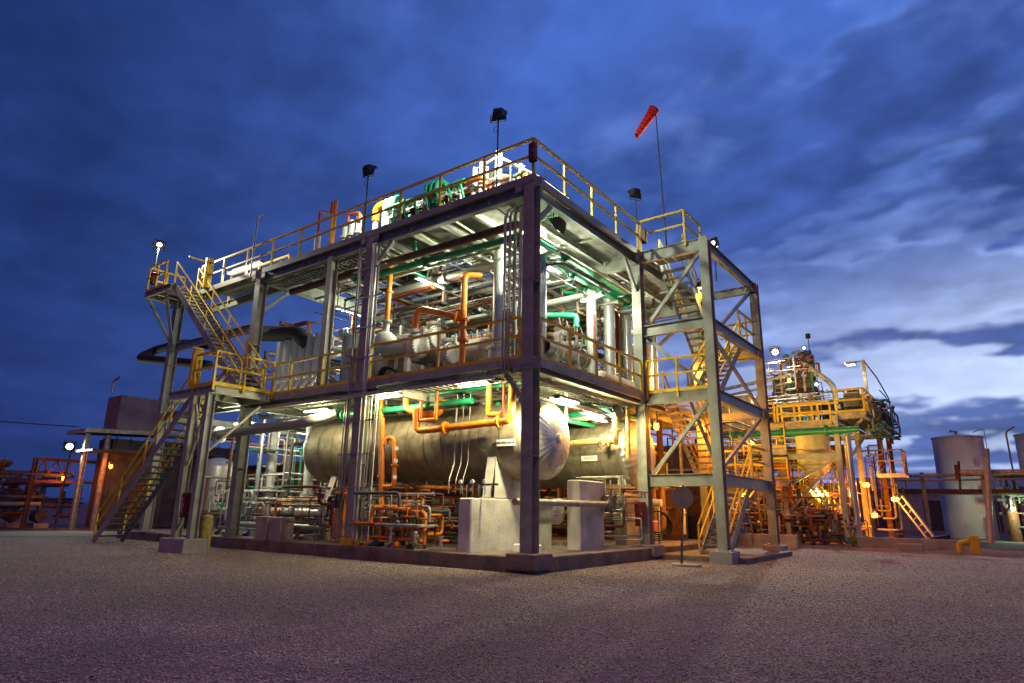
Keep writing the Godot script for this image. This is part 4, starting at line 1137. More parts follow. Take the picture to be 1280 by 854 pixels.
func upper_floor():
	var f = 4.63
	exchanger(Vector3(-5.0, 5.9, -1.25), 3.2, 0.35, "nearest heat exchanger with a white bolted cover behind the front railing", "galv")
	exchanger(Vector3(-5.05, 6.36, -2.05), 3.2, 0.35, "upper heat exchanger with a white bolted cover and curved davit", "galv")
	exchanger(Vector3(-4.35, 5.72, -2.0), 3.0, 0.32, "lower heat exchanger in grey, right of the two white covers", "steel")
	var base = thing("exchanger_stand", Vector3(-5.5, f, -1.7), "white painted stand under the heat exchangers", "stand")
	for x in [-5.3, -7.4]:
		for z in [-1.0, -2.3]:
			S_bar(Vector3(x, f, z), Vector3(x, 5.6, z), 0.16, 0.16, "stand_leg", "white", base)
		S_bar(Vector3(x, 5.2, -0.9), Vector3(x, 5.2, -2.4), 0.14, 0.3, "cross_bar", "white", base)
	# rounded upright vessel, cream drum and the pump drum
	var t = thing("upright_filter", Vector3(-6.75, f, -1.35), "rounded white upright filter vessel right of the middle column on the upper floor", "filter vessel")
	var m = Mb.new()
	m.lathe(Vector3(-6.75, f, -1.35), UP, [Vector2(0.22, 0), Vector2(0.22, 0.5), Vector2(-1, 0), Vector2(0.22, 0.55), Vector2(0.36, 0.7), Vector2(0.4, 0.95), Vector2(0.4, 1.55), Vector2(0.34, 1.82), Vector2(0.16, 1.98), Vector2(0.001, 2.0)], 24)
	put(m, "filter_shell", "white", t)
	S_cyl(Vector3(-6.75, f + 0.5, -1.35), Vector3(-6.75, f + 0.57, -1.35), 0.3, "clamp_ring", "steel_light", t, 20)
	S_cyl(Vector3(-6.75, f + 1.95, -1.35), Vector3(-6.75, f + 2.4, -1.35), 0.1, "nozzle", "white", t)
	flange(Vector3(-6.75, f + 2.35, -1.35), UP, 0.1, "white", t)
	pipe([Vector3(-6.75, f + 2.4, -1.35), Vector3(-6.75, 9.0, -1.35)], 0.09, "orange", "upright orange pipe on top of the white filter vessel", "", [[Vector3(-6.75, 8.0, -1.35), UP]])
	var d = thing("pump_drum", Vector3(-4.1, f, -2.9), "pinkish white horizontal drum beside the silver pipe on the upper floor", "drum")
	var dm = Mb.new()
	dm.lathe(Vector3(-5.2, 5.85, -2.9), Vector3.RIGHT, [Vector2(0.5, 0), Vector2(0.5, 1.5), Vector2(-1, 0), Vector2(0.5, 1.5), Vector2(0.42, 1.66), Vector2(0.22, 1.74), Vector2(0.001, 1.76)], 28)
	put(dm, "drum_shell", "cream", d)
	for k in 2: S_box(Vector3(-4.9 + k * 1.0, 5.0, -2.9), Vector3(0.14, 0.8, 0.7), "saddle", "white", d)
	for k in 7:
		S_cyl(Vector3(-5.0 + k * 0.22, 6.3, -2.85), Vector3(-5.0 + k * 0.22, 6.62, -2.85), 0.035, "stub", "blue" if k % 2 else "galv", d, 8)
	# orange pipes among the exchangers
	pipe([Vector3(-3.52, f, -1.5), Vector3(-3.55, 8.0, -1.5), Vector3(-3.25, 8.05, -2.0)], 0.1, "orange", "tall orange pipe with an elbow at its top between exchangers and silver pipe", "", [[Vector3(-3.53, 6.55, -1.5), UP], [Vector3(-3.53, 5.9, -1.5), UP]], "pipe", 0.2)
	pipe([Vector3(-5.3, 6.35, -1.25), Vector3(-5.35, 7.2, -1.3), Vector3(-3.6, 6.6, -1.5)], 0.11, "orange", "orange pipe arching from the nearest exchanger to the tall orange pipe", "", [[Vector3(-3.75, 6.65, -1.48), Vector3(1, -0.34, -0.1)]], "pipe", 0.6)
	pipe([Vector3(-8.6, 8.62, -3.0), Vector3(-4.2, 8.45, -2.4), Vector3(-3.4, 8.0, -1.7)], 0.09, "red_orange", "long red orange pipe hung under the roof behind the tube light", "", [[Vector3(-6, 8.52, -2.65), Vector3.RIGHT]], "pipe", 0.3)
	pipe([Vector3(-8.6, 8.62, -3.0), Vector3(-8.6, 8.62, -8.0)], 0.08, "red_orange", "red orange branch running back under the roof")
	# silver clad uprights
	clad_column(Vector3(-2.65, f, -2.1), 9.2, 0.19, "brightest upright silver pipe left of the near column")
	var bs = thing("valve_drum", Vector3(-2.75, f, -1.95), "grey drum at the foot of the brightest silver pipe", "drum")
	S_cyl(Vector3(-2.65, f, -2.1), Vector3(-2.65, f + 0.95, -2.1), 0.3, "drum_shell", "clad", bs, 24)
	S_cyl(Vector3(-2.65, f + 0.95, -2.1), Vector3(-2.65, f + 1.02, -2.1), 0.34, "rim", "steel_light", bs, 24)
	clad_column(Vector3(-1.08, f, -1.2), 9.2, 0.13, "upright silver pipe showing just left of the near column")
	clad_column(Vector3(-1.25, f, -2.3), 9.2, 0.16, "upright silver pipe showing just right of the near column")
	clad_column(Vector3(-1.65, f, -6.0), 8.35, 0.18, "first of three upright silver pipes near the right end")
	clad_column(Vector3(-1.55, f, -7.1), 8.35, 0.2, "second and thickest of three upright silver pipes near the right end")
	clad_column(Vector3(-1.5, f, -8.4), 8.35, 0.17, "third of three upright silver pipes near the right end")
	pipe([Vector3(-2.6, 8.5, -5.6), Vector3(-1.2, 8.5, -7.0), Vector3(-1.2, 8.5, -9.5)], 0.16, "green", "thick green header over the three silver pipes", "", [[Vector3(-1.2, 8.5, -8.0), Vector3.FORWARD]], "pipe", 0.3)
	pipe([Vector3(-3.4, 7.35, -4.2), Vector3(-1.9, 7.4, -5.4), Vector3(-1.9, 7.0, -5.4)], 0.1, "green", "short green pipe with a drooping elbow left of the three silver pipes", "", [], "pipe", 0.15)
	# the exchanger end seen through the right hand railing
	var e = thing("end_cooler", Vector3(-1.2, f, -3.2), "grey horizontal cooler with an open round end behind the right railing", "cooler")
	var em = Mb.new()
	em.lathe(Vector3(-1.1, 5.55, -2.2), Vector3.FORWARD, [Vector2(0.24, 0), Vector2(0.24, 2.0), Vector2(-1, 0), Vector2(0.33, 1.9), Vector2(0.33, 2.0), Vector2(-1, 0), Vector2(0.33, 2.08), Vector2(0.33, 2.2), Vector2(-1, 0), Vector2(0.18, 2.2), Vector2(0.33, 2.2)], 24)
	put(em, "cooler_shell", "galv", e)
	S_cyl(Vector3(-1.1, 5.55, -4.2), Vector3(-1.1, 5.55, -4.38), 0.17, "bore", "black", e, 20)
	for z in [-2.6, -3.8]: S_box(Vector3(-1.1, 5.0, z), Vector3(0.5, 0.75, 0.12), "saddle", "steel_light", e)
	for k in 4:
		S_tube([Vector3(-0.8, 5.3, -2.4 - k * 0.4), Vector3(-0.6, 5.9 + 0.2 * (k % 2), -2.4 - k * 0.4), Vector3(-0.75, 6.4, -2.5 - k * 0.4)], 0.018, "instrument_line", "white", e, 0.1, 6)
	valve(Vector3(-1.1, 6.05, -3.0), UP, Vector3(1, 0.2, 0.2), 0.09, "white", e, "yellow")
	var h = thing("rear_cooler", Vector3(-0.9, f, -6.5), "cream horizontal drum at the foot of the three silver pipes", "cooler")
	var hm = Mb.new()
	hm.lathe(Vector3(-0.75, 5.0, -4.9), Vector3.FORWARD, [Vector2(0.001, -0.16), Vector2(0.2, -0.1), Vector2(0.28, 0), Vector2(0.28, 2.6)], 24)
	put(hm, "drum_shell", "cream", h)
	for z in [-5.3, -7.0]: S_box(Vector3(-0.75, 4.75, z), Vector3(0.5, 0.26, 0.12), "saddle", "steel", h)
	# left end of the upper floor: row of upright tubes, duct, grey tower
	var bt = thing("tube_bank", Vector3(-13.0, f, -2.6), "bank of six upright blue grey cylinders on the upper floor at the left", "cylinder bank")
	for k in 6:
		S_cyl(Vector3(-14.4 + k * 0.5, 5.9, -2.6), Vector3(-14.4 + k * 0.5, 7.6, -2.6), 0.23, "cylinder", "clad", bt, 18)
		S_cyl(Vector3(-14.4 + k * 0.5, 5.9, -2.6), Vector3(-14.4 + k * 0.5, 5.45, -2.35), 0.14, "cylinder_foot", "clad", bt, 14)
	S_bar(Vector3(-14.7, 5.3, -2.5), Vector3(-11.6, 5.3, -2.5), 0.2, 0.2, "cylinder_rack", "steel_dark", bt)
	for x in [-14.6, -11.7]: S_bar(Vector3(x, 4.5, -2.5), Vector3(x, 7.7, -2.75), 0.12, 0.12, "rack_post", "steel_dark", bt)
	pipe([Vector3(-17.5, 8.6, -3.2), Vector3(-15.8, 8.3, -3.0), Vector3(-13.2, 7.75, -2.6), Vector3(-12.6, 7.3, -2.6)], 0.34, "rubber", "fat dark duct bending down behind the left columns", "", [], "duct", 1.0)
	var gt = thing("grey_tower", Vector3(-10.5, f, -3.0), "grey upright absorber drum left of the middle column on the upper floor", "drum")
	S_cyl(Vector3(-10.5, f, -3.0), Vector3(-10.5, 7.35, -3.0), 0.34, "drum_shell", "galv", gt, 24)
	S_cyl(Vector3(-10.5, 7.35, -3.0), Vector3(-10.5, 7.42, -3.0), 0.4, "rim", "steel_light", gt, 24)
	S_cyl(Vector3(-10.4, 7.42, -3.0), Vector3(-10.4, 8.4, -3.0), 0.09, "nozzle", "red_orange", gt)
	var gt2 = thing("white_cone", Vector3(-9.4, f, -3.6), "white hooded drum low beside the grey absorber drum", "drum")
	S_cyl(Vector3(-9.4, f, -3.6), Vector3(-9.4, 6.0, -3.6), 0.5, "drum_shell", "white", gt2, 24)
	S_cyl(Vector3(-9.4, 6.0, -3.6), Vector3(-9.4, 6.5, -3.6), 0.5, "hood", "white", gt2, 24, 0.15)
	# hose reel under the exchangers
	var hr = thing("hose_reel", Vector3(-6.2, f, -1.1), "coiled black hose on the deck left of the exchanger stand", "hose")
	for k in 5:
		var hm2 = Mb.new(); hm2.torus(Vector3(-6.2 + k * 0.03, 5.05, -1.0), Vector3(1, 0, 0.6).normalized(), 0.26 - 0.02 * k, 0.022, 18)
		put(hm2, "hose_coil", "rubber", hr)
	# back of the upper floor: drums, exchangers and frames that read as clutter between the columns
	for k in 9:
		var x = -1.6 - k * 1.25
		var z = -6.8 - 1.5 * (k % 3)
		var r = rng.randf_range(0.25, 0.5)
		var h2 = rng.randf_range(1.2, 3.0)
		if x > -3.2: z = -9.8
		var o = thing("process_drum", Vector3(x, f, z), "%s upright process drum from the right in the back of the upper floor" % ORD[k], "drum", "drums in the back of the upper floor")
		var om = Mb.new()
		om.lathe(Vector3(x, f, z), UP, [Vector2(r, 0.3), Vector2(r, h2), Vector2(-1, 0), Vector2(r, h2), Vector2(r * 0.8, h2 + r * 0.3), Vector2(r * 0.4, h2 + r * 0.48), Vector2(0.001, h2 + r * 0.5)], 20)
		put(om, "drum_shell", ["clad", "steel", "cream", "galv", "steel_dark"][k % 5], o)
		for j in 3:
			var a = TAU * j / 3
			S_bar(Vector3(x + cos(a) * r * 0.9, f, z + sin(a) * r * 0.9), Vector3(x + cos(a) * r * 0.9, f + 0.5, z + sin(a) * r * 0.9), 0.08, 0.08, "leg", "steel", o)
		S_tube([Vector3(x, f + h2 + r * 0.4, z), Vector3(x, 8.6, z), Vector3(x + 0.8, 8.6, z)], 0.07, "outlet_pipe", ["galv", "orange", "green", "steel"][k % 4], o, 0.2)

# ---------------------------------------------------------------- on the roof
func roof_equipment():
	var y = 9.51
	var fr = pipe([Vector3(-10.3, y, -0.9), Vector3(-10.35, 11.75, -0.9), Vector3(-9.65, 11.5, -0.9), Vector3(-9.65, 11.95, -0.9)], 0.05, "red_orange", "slim orange pipe hook standing on the roof deck", "", [], "pipe", 0.05)
	pipe([Vector3(-9.45, y, -0.9), Vector3(-9.45, 11.95, -0.9)], 0.08, "orange", "upright orange vent beside the orange hook on the roof")
	S_cyl(Vector3(-10.3, y, -0.9), Vector3(-10.32, 10.9, -0.9), 0.11, "pipe_sleeve", "white", fr)
	for k in 3:
		var x = -8.75 + k * 0.36
		pipe([Vector3(x, y, -0.9), Vector3(x, 10.75 + 0.12 * k, -0.9)], 0.1, "white", ["left white vent stub on the roof beside the orange vent", "middle white vent stub on the roof", "right white vent stub on the roof with an orange arm"][k], "white vent stubs on the roof", [[Vector3(x, 10.3, -0.9), UP]])
	pipe([Vector3(-8.5, 10.8, -0.8), Vector3(-8.5, 11.1, -0.8), Vector3(-7.9, 11.0, -0.8), Vector3(-7.9, 10.7, -0.8)], 0.06, "red_orange", "orange arm over the white vent stubs", "", [], "pipe", 0.08)
	pipe([Vector3(-7.15, y, -0.9), Vector3(-7.15, 10.5, -0.9)], 0.1, "white", "white riser under the fat orange elbow on the roof")
	pipe([Vector3(-7.15, 10.5, -0.9), Vector3(-7.15, 11.0, -0.9), Vector3(-6.75, 11.05, -0.9)], 0.14, "orange", "fat orange elbow on the roof beside the floodlight pole", "", [], "pipe", 0.25)
	# two inverted U headers, pale and green, with manifolds between
	for g in 2:
		var x0: float = [-6.55, -4.65][g]
		for k in 3:
			var x = x0 + k * 0.22
			pipe([Vector3(x, y, -0.75), Vector3(x, 11.15, -0.75), Vector3(x, 11.15, -1.5), Vector3(x, y, -1.5)], 0.085, "white" if g == 0 and k < 2 else "green", "%s bow from the left in the %s group of arched pipes on the roof" % [ORD[k], ["left pale", "right green"][g]], "arched pipes on the roof", [], "pipe", 0.32)
	pipe([Vector3(-6.3, 10.6, -0.6), Vector3(-2.9, 10.6, -0.6)], 0.08, "green", "green header along the roof between the arched pipes", "", [[Vector3(-5.4, 10.6, -0.6), Vector3.RIGHT], [Vector3(-3.6, 10.6, -0.6), Vector3.RIGHT]])
	for k in 7:
		var x = -5.95 + k * 0.48
		var vt = thing("roof_valve", Vector3(x, y, -0.6), "small %s valve riser, %s from the left under the green header on the roof" % [["white", "green", "red"][k % 3], ORD[k]], "valve", "valve risers on the roof")
		S_cyl(Vector3(x, y, -0.6), Vector3(x, 10.55, -0.6), 0.05, "riser", ["white", "green", "white"][k % 3], vt)
		valve(Vector3(x, 10.1, -0.6), UP, Vector3(0.3, 0.4, 1), 0.065, ["white", "green", "red"][k % 3], vt, ["green", "red", "white"][k % 3])
		S_tube([Vector3(x, 10.5, -0.6), Vector3(x + 0.15, 10.4, -0.45), Vector3(x + 0.3, 9.9, -0.45)], 0.045, "branch", "green", vt, 0.1)
	# air coolers: dark boxes with fan rings
	for k in 3:
		var x = -5.6 + k * 1.25
		var t = thing("air_cooler", Vector3(x, y, -2.4), ["dark air cooler box behind the pale arched pipes", "dark air cooler box between the arched pipes", "dark air cooler box behind the green arched pipes"][k], "air cooler", "air coolers on the roof")
		S_cbox(Vector3(x, 11.0, -2.4), Vector3(1.15, 0.6, 1.9), 0.02, "cooler_box", "steel_dark", t)
		var fm = Mb.new(); fm.lathe(Vector3(x, 11.3, -2.4), UP, [Vector2(0.5, 0), Vector2(0.5, 0.3), Vector2(0.46, 0.3), Vector2(0.46, 0)], 24)
		put(fm, "fan_ring", "black", t)
		for j in 4:
			var a = TAU * j / 4
			S_bar(Vector3(x, 11.5, -2.4), Vector3(x + cos(a) * 0.45, 11.5, -2.4 + sin(a) * 0.45), 0.14, 0.012, "fan_blade", "black", t)
		for s in [[-0.5, -0.85], [0.5, -0.85], [-0.5, 0.85], [0.5, 0.85]]:
			S_bar(Vector3(x + s[0], y, -2.4 + s[1]), Vector3(x + s[0], 10.7, -2.4 + s[1]), 0.07, 0.07, "leg", "steel", t)
	# white posts and manifold near the corner
	for k in 4:
		var x: float = [-2.75, -2.5, -2.3, -1.85][k]
		pipe([Vector3(x, y, -0.9), Vector3(x, [11.1, 11.2, 11.0, 11.35][k], -0.9)], [0.09, 0.08, 0.06, 0.11][k], "white", ["left of the white vents near the roof corner", "second of the white vents near the roof corner", "slim third white vent near the roof corner", "tallest white vent nearest the roof corner"][k], "white vents near the roof corner", [[Vector3(x, 10.4, -0.9), UP]])
	pipe([Vector3(-2.75, 11.05, -0.9), Vector3(-1.85, 11.2, -0.9), Vector3(-0.7, 10.4, -1.6), Vector3(-0.7, y, -1.6)], 0.045, "cream", "pale pipe bending down from the white vents at the roof corner", "", [], "pipe", 0.1)
	var tr = thing("relief_valve", Vector3(-1.1, y, -1.0), "white and brass relief valve cluster at the roof corner", "valve")
	S_cyl(Vector3(-1.1, y, -1.0), Vector3(-1.1, 10.3, -1.0), 0.06, "riser", "white", tr)
	valve(Vector3(-1.1, 10.2, -1.0), UP, Vector3(0.2, 1, 0.3), 0.085, "cream", tr, "white")
	S_cyl(Vector3(-1.1, 10.4, -1.0), Vector3(-1.1, 10.75, -1.0), 0.075, "bonnet", "white", tr, 12, 0.05)
	S_tube([Vector3(-1.1, 10.3, -1.0), Vector3(-0.8, 10.3, -0.9), Vector3(-0.8, 9.7, -0.9)], 0.05, "outlet", "yellow", tr, 0.1)
	# kick pipe guards and the yellow frame at the left of the roof
	for k in 3:
		pipe([Vector3(-11.9 + k * 0.5, y, -0.5), Vector3(-11.9 + k * 0.5, 9.95, -0.5), Vector3(-11.6 + k * 0.5, 9.9, -0.5)], 0.045, "yellow", "low yellow pipe stub on the roof, %s from the left end" % ORD[k], "low yellow stubs on the roof", [], "pipe", 0.06)

# ---------------------------------------------------------------- pipes and trays under both decks
func under_deck_pipes():
	# the two green headers that show under the roof
	pipe([Vector3(-8.2, 8.62, -1.1), Vector3(-1.0, 8.5, -1.0)], 0.11, "green", "long green pipe under the roof along the front", "", [[Vector3(-4.8, 8.56, -1.05), Vector3.RIGHT]])
	pipe([Vector3(-0.85, 8.5, -1.0), Vector3(-0.85, 8.5, -7.0)], 0.12, "green", "long green pipe under the roof along the right side, outer one", "green pipes along the right side", [[Vector3(-0.85, 8.5, -3.0), Vector3.FORWARD]])
	pipe([Vector3(-1.2, 8.28, -1.0), Vector3(-1.2, 8.28, -7.4)], 0.1, "green", "long green pipe under the roof along the right side, inner one", "green pipes along the right side", [[Vector3(-1.2, 8.28, -4.0), Vector3.FORWARD]])
	pipe([Vector3(-5.2, 9.3, -0.9), Vector3(-5.2, 8.6, -1.05)], 0.07, "green", "short green drop from the roof onto the long green pipe")
	# cable hung in an arc under the roof
	pipe([Vector3(-6.4, 9.2, -0.3), Vector3(-6.0, 8.85, -0.9), Vector3(-4.8, 8.75, -2.0)], 0.028, "insulator", "pale cable drooping under the roof by the front beam", "", [], "cable", 0.5)
	for k in 4:
		pipe([Vector3(-5.9 + k * 1.5, 9.16, 0.05), Vector3(-5.9 + k * 1.5, 8.95, -2.8)], 0.032, "insulator", "pale thin pipe slanting back from the front roof beam, %s from the left" % ORD[k], "pale thin pipes under the front roof beam", [], "pipe", 0.02)
	var g = "pipes racked under the decks"
	for lev in 2:
		var y: float = [4.12, 8.95][lev]
		for k in (13 if lev == 1 else 10):
			var z = -0.7 - k * 0.95 + rng.randf_range(-0.2, 0.2)
			var r: float = [0.035, 0.06, 0.09, 0.05, 0.12][rng.randi() % 5]
			var x0 = rng.randf_range(-12.0, -8.0); var x1 = rng.randf_range(-3.0, -0.3)
			var yy = y - rng.randf_range(0.0, 0.3) - (0.15 if lev == 1 else 0.0)
			var mm: String = ["galv", "steel", "brown", "steel", "steel_dark", "green", "steel", "rust"][rng.randi() % 8]
			pipe([Vector3(x0, yy, z), Vector3(x1, yy, z), Vector3(x1, yy + 0.35, z - 0.1)] if k % 2 else [Vector3(x0, yy, z), Vector3(x1, yy, z)], r, mm, "%s pipe, %s back from the front in the rack under the %s" % [TINT[mm], ORD[k], ["upper floor", "roof"][lev]], g, [[Vector3(lerpf(x0, x1, 0.4), yy, z), Vector3.RIGHT]])
		for k in 9:
			var x = -0.6 - k * 1.3 + rng.randf_range(-0.3, 0.3)
			var r: float = [0.03, 0.05, 0.08, 0.04][rng.randi() % 4]
			var z0 = rng.randf_range(-0.4, -1.8); var z1 = rng.randf_range(-7.0, -11.8)
			var yy = y - 0.05 - rng.randf_range(0.1, 0.42) * (1.0 if lev == 1 else 0.6)
			var mm: String = ["galv", "steel_light", "clad", "insulator", "green", "steel"][rng.randi() % 6]
			pipe([Vector3(x, yy, z0), Vector3(x, yy, z1)], r, mm, "%s crosswise pipe, %s from the right side under the %s" % [TINT[mm], ORD[k], ["upper floor", "roof"][lev]], g)
	# ladder trays
	for s in [[Vector3(-12.0, 4.2, 0.02), Vector3(-0.9, 4.2, 0.02), "cable tray with pale rungs under the front edge of the upper floor"], [Vector3(-12.0, 9.0, -0.5), Vector3(-6.3, 9.0, -0.5), "cable tray with rungs under the roof at the left"], [Vector3(-0.5, 4.24, -0.6), Vector3(-0.5, 4.24, -6.0), "cable tray under the right edge of the upper floor"]]:
		var a: Vector3 = s[0]; var b: Vector3 = s[1]
		var t = thing("cable_tray", a, s[2], "cable tray", "cable trays under the decks")
		var d = (b - a).normalized()
		var sd = d.cross(UP)
		for k in [-1.0, 1.0]:
			S_bar(a + sd * k * 0.26, b + sd * k * 0.26, 0.03, 0.1, "side_rail", "steel_light", t)
		var m = Mb.new(); m.obox(Vector3.ZERO, sd * 0.25, UP * 0.012, d * 0.03)
		var rung = m.mesh()
		for k in int(a.distance_to(b) / 0.23):
			place(rung, "rung", "steel_light", t, a + d * (0.1 + k * 0.23) - UP * 0.035)
		for k in 3:
			S_bar(a + sd * (k - 1) * 0.12 + UP * 0.0, b + sd * (k - 1) * 0.12, 0.035, 0.035, "cable", "rubber", t)
	var wb = thing("support_beam", Vector3(-4.0, 4.1, -0.3), "short white beam end jutting out under the upper floor left of the orange loop", "beam")
	S_beam(Vector3(-3.97, 4.05, 0.42), Vector3(-3.97, 4.05, -1.6), 0.2, 0.16, "beam_body", "white", wb)
	# conduits down the columns
	var cg = "grey conduits beside the near column"
	for k in 8:
		var x = -0.32 - k * 0.085
		pipe([Vector3(x, 9.1, -0.5 - 0.3 * (k % 3)), Vector3(x, 8.8, 0.02 - 0.05 * (k % 2)), Vector3(x, 4.55, 0.03 - 0.05 * (k % 2))], 0.018 if k % 3 else 0.028, "steel" if k % 2 else "galv", "thin grey conduit, %s left of the near column on the upper floor" % ORD[k], cg, [], "conduit", 0.3)
	for k in 3:
		var x = -0.5 - k * 0.1
		pipe([Vector3(x, 5.9, 0.24), Vector3(x, 4.3, 0.24), Vector3(x, 4.28, -0.5)], 0.03, "steel", "short conduit bending under the floor edge, %s left of the near column" % ORD[k], "conduits bending under the floor edge", [], "conduit", 0.1)
	for k in 4:
		var x: float = [-6.38, -6.48, -5.82, -5.72][k]
		pipe([Vector3(x, 9.0, 0.2), Vector3(x, 0.1, 0.2)], [0.022, 0.035, 0.03, 0.045][k], ["galv", "steel", "white", "galv"][k], ["thin conduit on the left flank of the middle column", "thicker conduit farther left of the middle column", "white conduit on the right flank of the middle column", "thick pale conduit farther right of the middle column"][k], "conduits on the middle column", [], "conduit")
	for k in 5:
		var x: float = [-6.6, -6.72, -5.55, -5.4, -5.3][k]
		pipe([Vector3(x, 4.25, 0.1), Vector3(x, 0.15, 0.12)], 0.02, "galv" if k % 2 else "white", "slim conduit by the foot of the middle column, %s of five" % ORD[k], "slim conduits beside the middle column", [], "conduit")
	var ck = thing("conduit_bracket", Vector3(-6.1, 0.5, 0.2), "ladder of small strut brackets holding the conduits on the middle column", "brackets")
	for k in 9:
		S_bar(Vector3(-6.75, 0.6 + k * 0.95, 0.19), Vector3(-5.25, 0.6 + k * 0.95, 0.19), 0.04, 0.04, "strut", "galv", ck)
	var jb = thing("junction_box", Vector3(-6.55, 0.9, 0.25), "cluster of dark junction boxes low on the middle column", "junction box")
	for k in 3: S_cbox(Vector3(-6.62 + k * 0.13, 1.1 + 0.18 * (k % 2), 0.28), Vector3(0.16, 0.24, 0.12), 0.01, "box", "steel_dark", jb)
	var jb2 = thing("junction_box", Vector3(-6.4, 5.4, 0.25), "grey junction box on the middle column at the upper railing", "junction box")
	S_cbox(Vector3(-6.42, 5.55, 0.27), Vector3(0.2, 0.26, 0.14), 0.01, "box", "steel", jb2)
	# instrument tubes in front of the largest vessel
	for k in 3:
		var x = -3.0 + k * 0.24
		pipe([Vector3(x, 4.1, -0.75), Vector3(x, 2.2, -0.72), Vector3(x + 0.12, 1.75, -0.4), Vector3(x + 0.12, 1.4, -0.4)], 0.011 if k else 0.02, "galv", "thin bright instrument tube, %s from the left in front of the largest vessel" % ORD[k], "instrument tubes by the tall pale pier", [], "instrument_tube", 0.08)
	var rk = thing("instrument_rack", Vector3(-2.1, 1.3, -0.4), "small instrument rack on top of the tall pale pier", "instrument rack")
	S_bar(Vector3(-2.6, 1.62, -0.35), Vector3(-1.2, 1.62, -0.35), 0.03, 0.05, "rack_bar", "steel_dark", rk)
	for k in 6:
		S_cyl(Vector3(-2.4 + k * 0.2, 1.62, -0.33), Vector3(-2.4 + k * 0.2, 1.38 - 0.05 * (k % 2), -0.33), 0.014, "rack_tube", "galv", rk, 6)
		if k % 2 == 0: S_cyl(Vector3(-2.4 + k * 0.2, 1.7, -0.33), Vector3(-2.4 + k * 0.2, 1.7, -0.28), 0.05, "gauge", "plate_white", rk, 12)
	# white pipes under the bright ceiling beside the vessel head
	for k in 5:
		pipe([Vector3(-0.9 + k * 0.12, 4.05 - 0.06 * k, -1.0), Vector3(-0.9 + k * 0.1, 4.05 - 0.06 * k, -5.5)], 0.025, "white", "thin white pipe under the bright ceiling, %s from the left" % ORD[k], "thin white pipes under the bright ceiling")
	pipe([Vector3(-0.6, 4.2, -2.6), Vector3(-0.6, 3.35, -2.6), Vector3(-1.3, 3.4, -2.7)], 0.045, "white", "bright white pipe drop beside the shining vessel end", "", [[Vector3(-0.6, 3.5, -2.6), UP]], "pipe", 0.02)

# ---------------------------------------------------------------- lamps of the main structure
func lamps():
	var cool = Color(1.0, 1.0, 0.86)
	var warm = Color(1.0, 0.94, 0.70)
	fluorescent(Vector3(-5.6, 8.3, -2.1), Vector3.BACK, 7, "fluorescent light under the roof behind the green pipe", 1.25, cool)
	fluorescent(Vector3(-11.4, 8.65, -3.5), Vector3.BACK, 6, "fluorescent light under the roof left of the middle column", 1.25, cool)
	fluorescent(Vector3(-13.6, 7.6, -5.5), Vector3.BACK, 6, "fluorescent light behind the left columns of the upper floor", 0.9, cool)
	fluorescent(Vector3(-2.0, 8.7, -3.9), Vector3.BACK, 9, "fluorescent light under the roof near the silver pipes", 1.25, cool)
	fluorescent(Vector3(-2.5, 8.7, -9.6), Vector3.BACK, 10, "fluorescent light under the roof toward the back right", 1.25, cool)
	fluorescent(Vector3(-7.6, 8.65, -8.8), Vector3.BACK, 5, "fluorescent light under the roof in the far middle", 1.25, cool)
	fluorescent(Vector3(-13.4, 9.85, 0.05), Vector3.RIGHT, 5, "long fluorescent light along the roof edge railing at the left", 2.2)
	fluorescent(Vector3(0.02, 9.58, -1.1), Vector3.BACK, 3, "fluorescent light along the right roof edge at the corner", 1.3)
	fluorescent(Vector3(-14.9, 4.0, -4.6), Vector3.BACK, 9, "fluorescent light under the upper floor in the left bay", 1.2)
	fluorescent(Vector3(-4.9, 4.1, 0.0), Vector3.RIGHT, 4.5, "fluorescent light under the upper floor by the orange elbows", 1.0, warm)
	fluorescent(Vector3(-1.75, 4.12, 0.02), Vector3.RIGHT, 5, "fluorescent light under the upper floor just left of the near column", 1.0, warm)
	fluorescent(Vector3(-0.55, 3.75, -4.0), Vector3.BACK, 6, "fluorescent light under the bright ceiling beside the rear vessel", 1.2, warm)
	fluorescent(Vector3(-1.1, 3.8, -5.2), Vector3.BACK, 8, "second fluorescent light under the bright ceiling toward the corner column", 1.2, warm)
	fluorescent(Vector3(-8.2, 3.95, 0.0), Vector3.RIGHT, 5, "fluorescent light under the upper floor above the gas bottle", 1.2, warm)
	fluorescent(Vector3(-12.9, 3.9, -0.4), Vector3.RIGHT, 8, "fluorescent light over the rust stained blocks at the left", 1.2)
	fluorescent(Vector3(-0.3, 3.9, -2.2), Vector3.BACK, 4, "added fluorescent light under the floor beside the shining vessel end", 1.0, warm)  # added fill for the narrow pale pier and the vessel end
	fluorescent(Vector3(-1.05, 7.75, -5.0), Vector3(1, 0, 0.3), 9, "fluorescent light hung low in front of the three silver pipes", 0.9, cool)
	# floodlights turned inwards, so that their dark backs show
	flood(Vector3(-0.3, 3.55, -0.45), Vector3(-3.4, 1.0, -0.9), 16, "dark floodlight hung under the upper floor at the near column", warm, 65, 0.25)
	flood(Vector3(-0.3, 3.98, -5.2), Vector3(-3.5, 2.6, -4.7), 8, "dark floodlight hung under the floor at the bright corner column", warm, 65, 0.22)
	flood(Vector3(-0.4, 9.0, -1.9), Vector3(-6.5, 5.2, -1.7), 34, "dark floodlight hung under the roof right of the near column", cool, 68, 0.25)
	flood(Vector3(1.2, 8.9, -9.0), Vector3(0.3, 4, -9.4), 7, "dark floodlight on the upper back beam of the stair tower", Color(1, 0.85, 0.45), 60, 0.2)
	roof_and_tower_lamps()

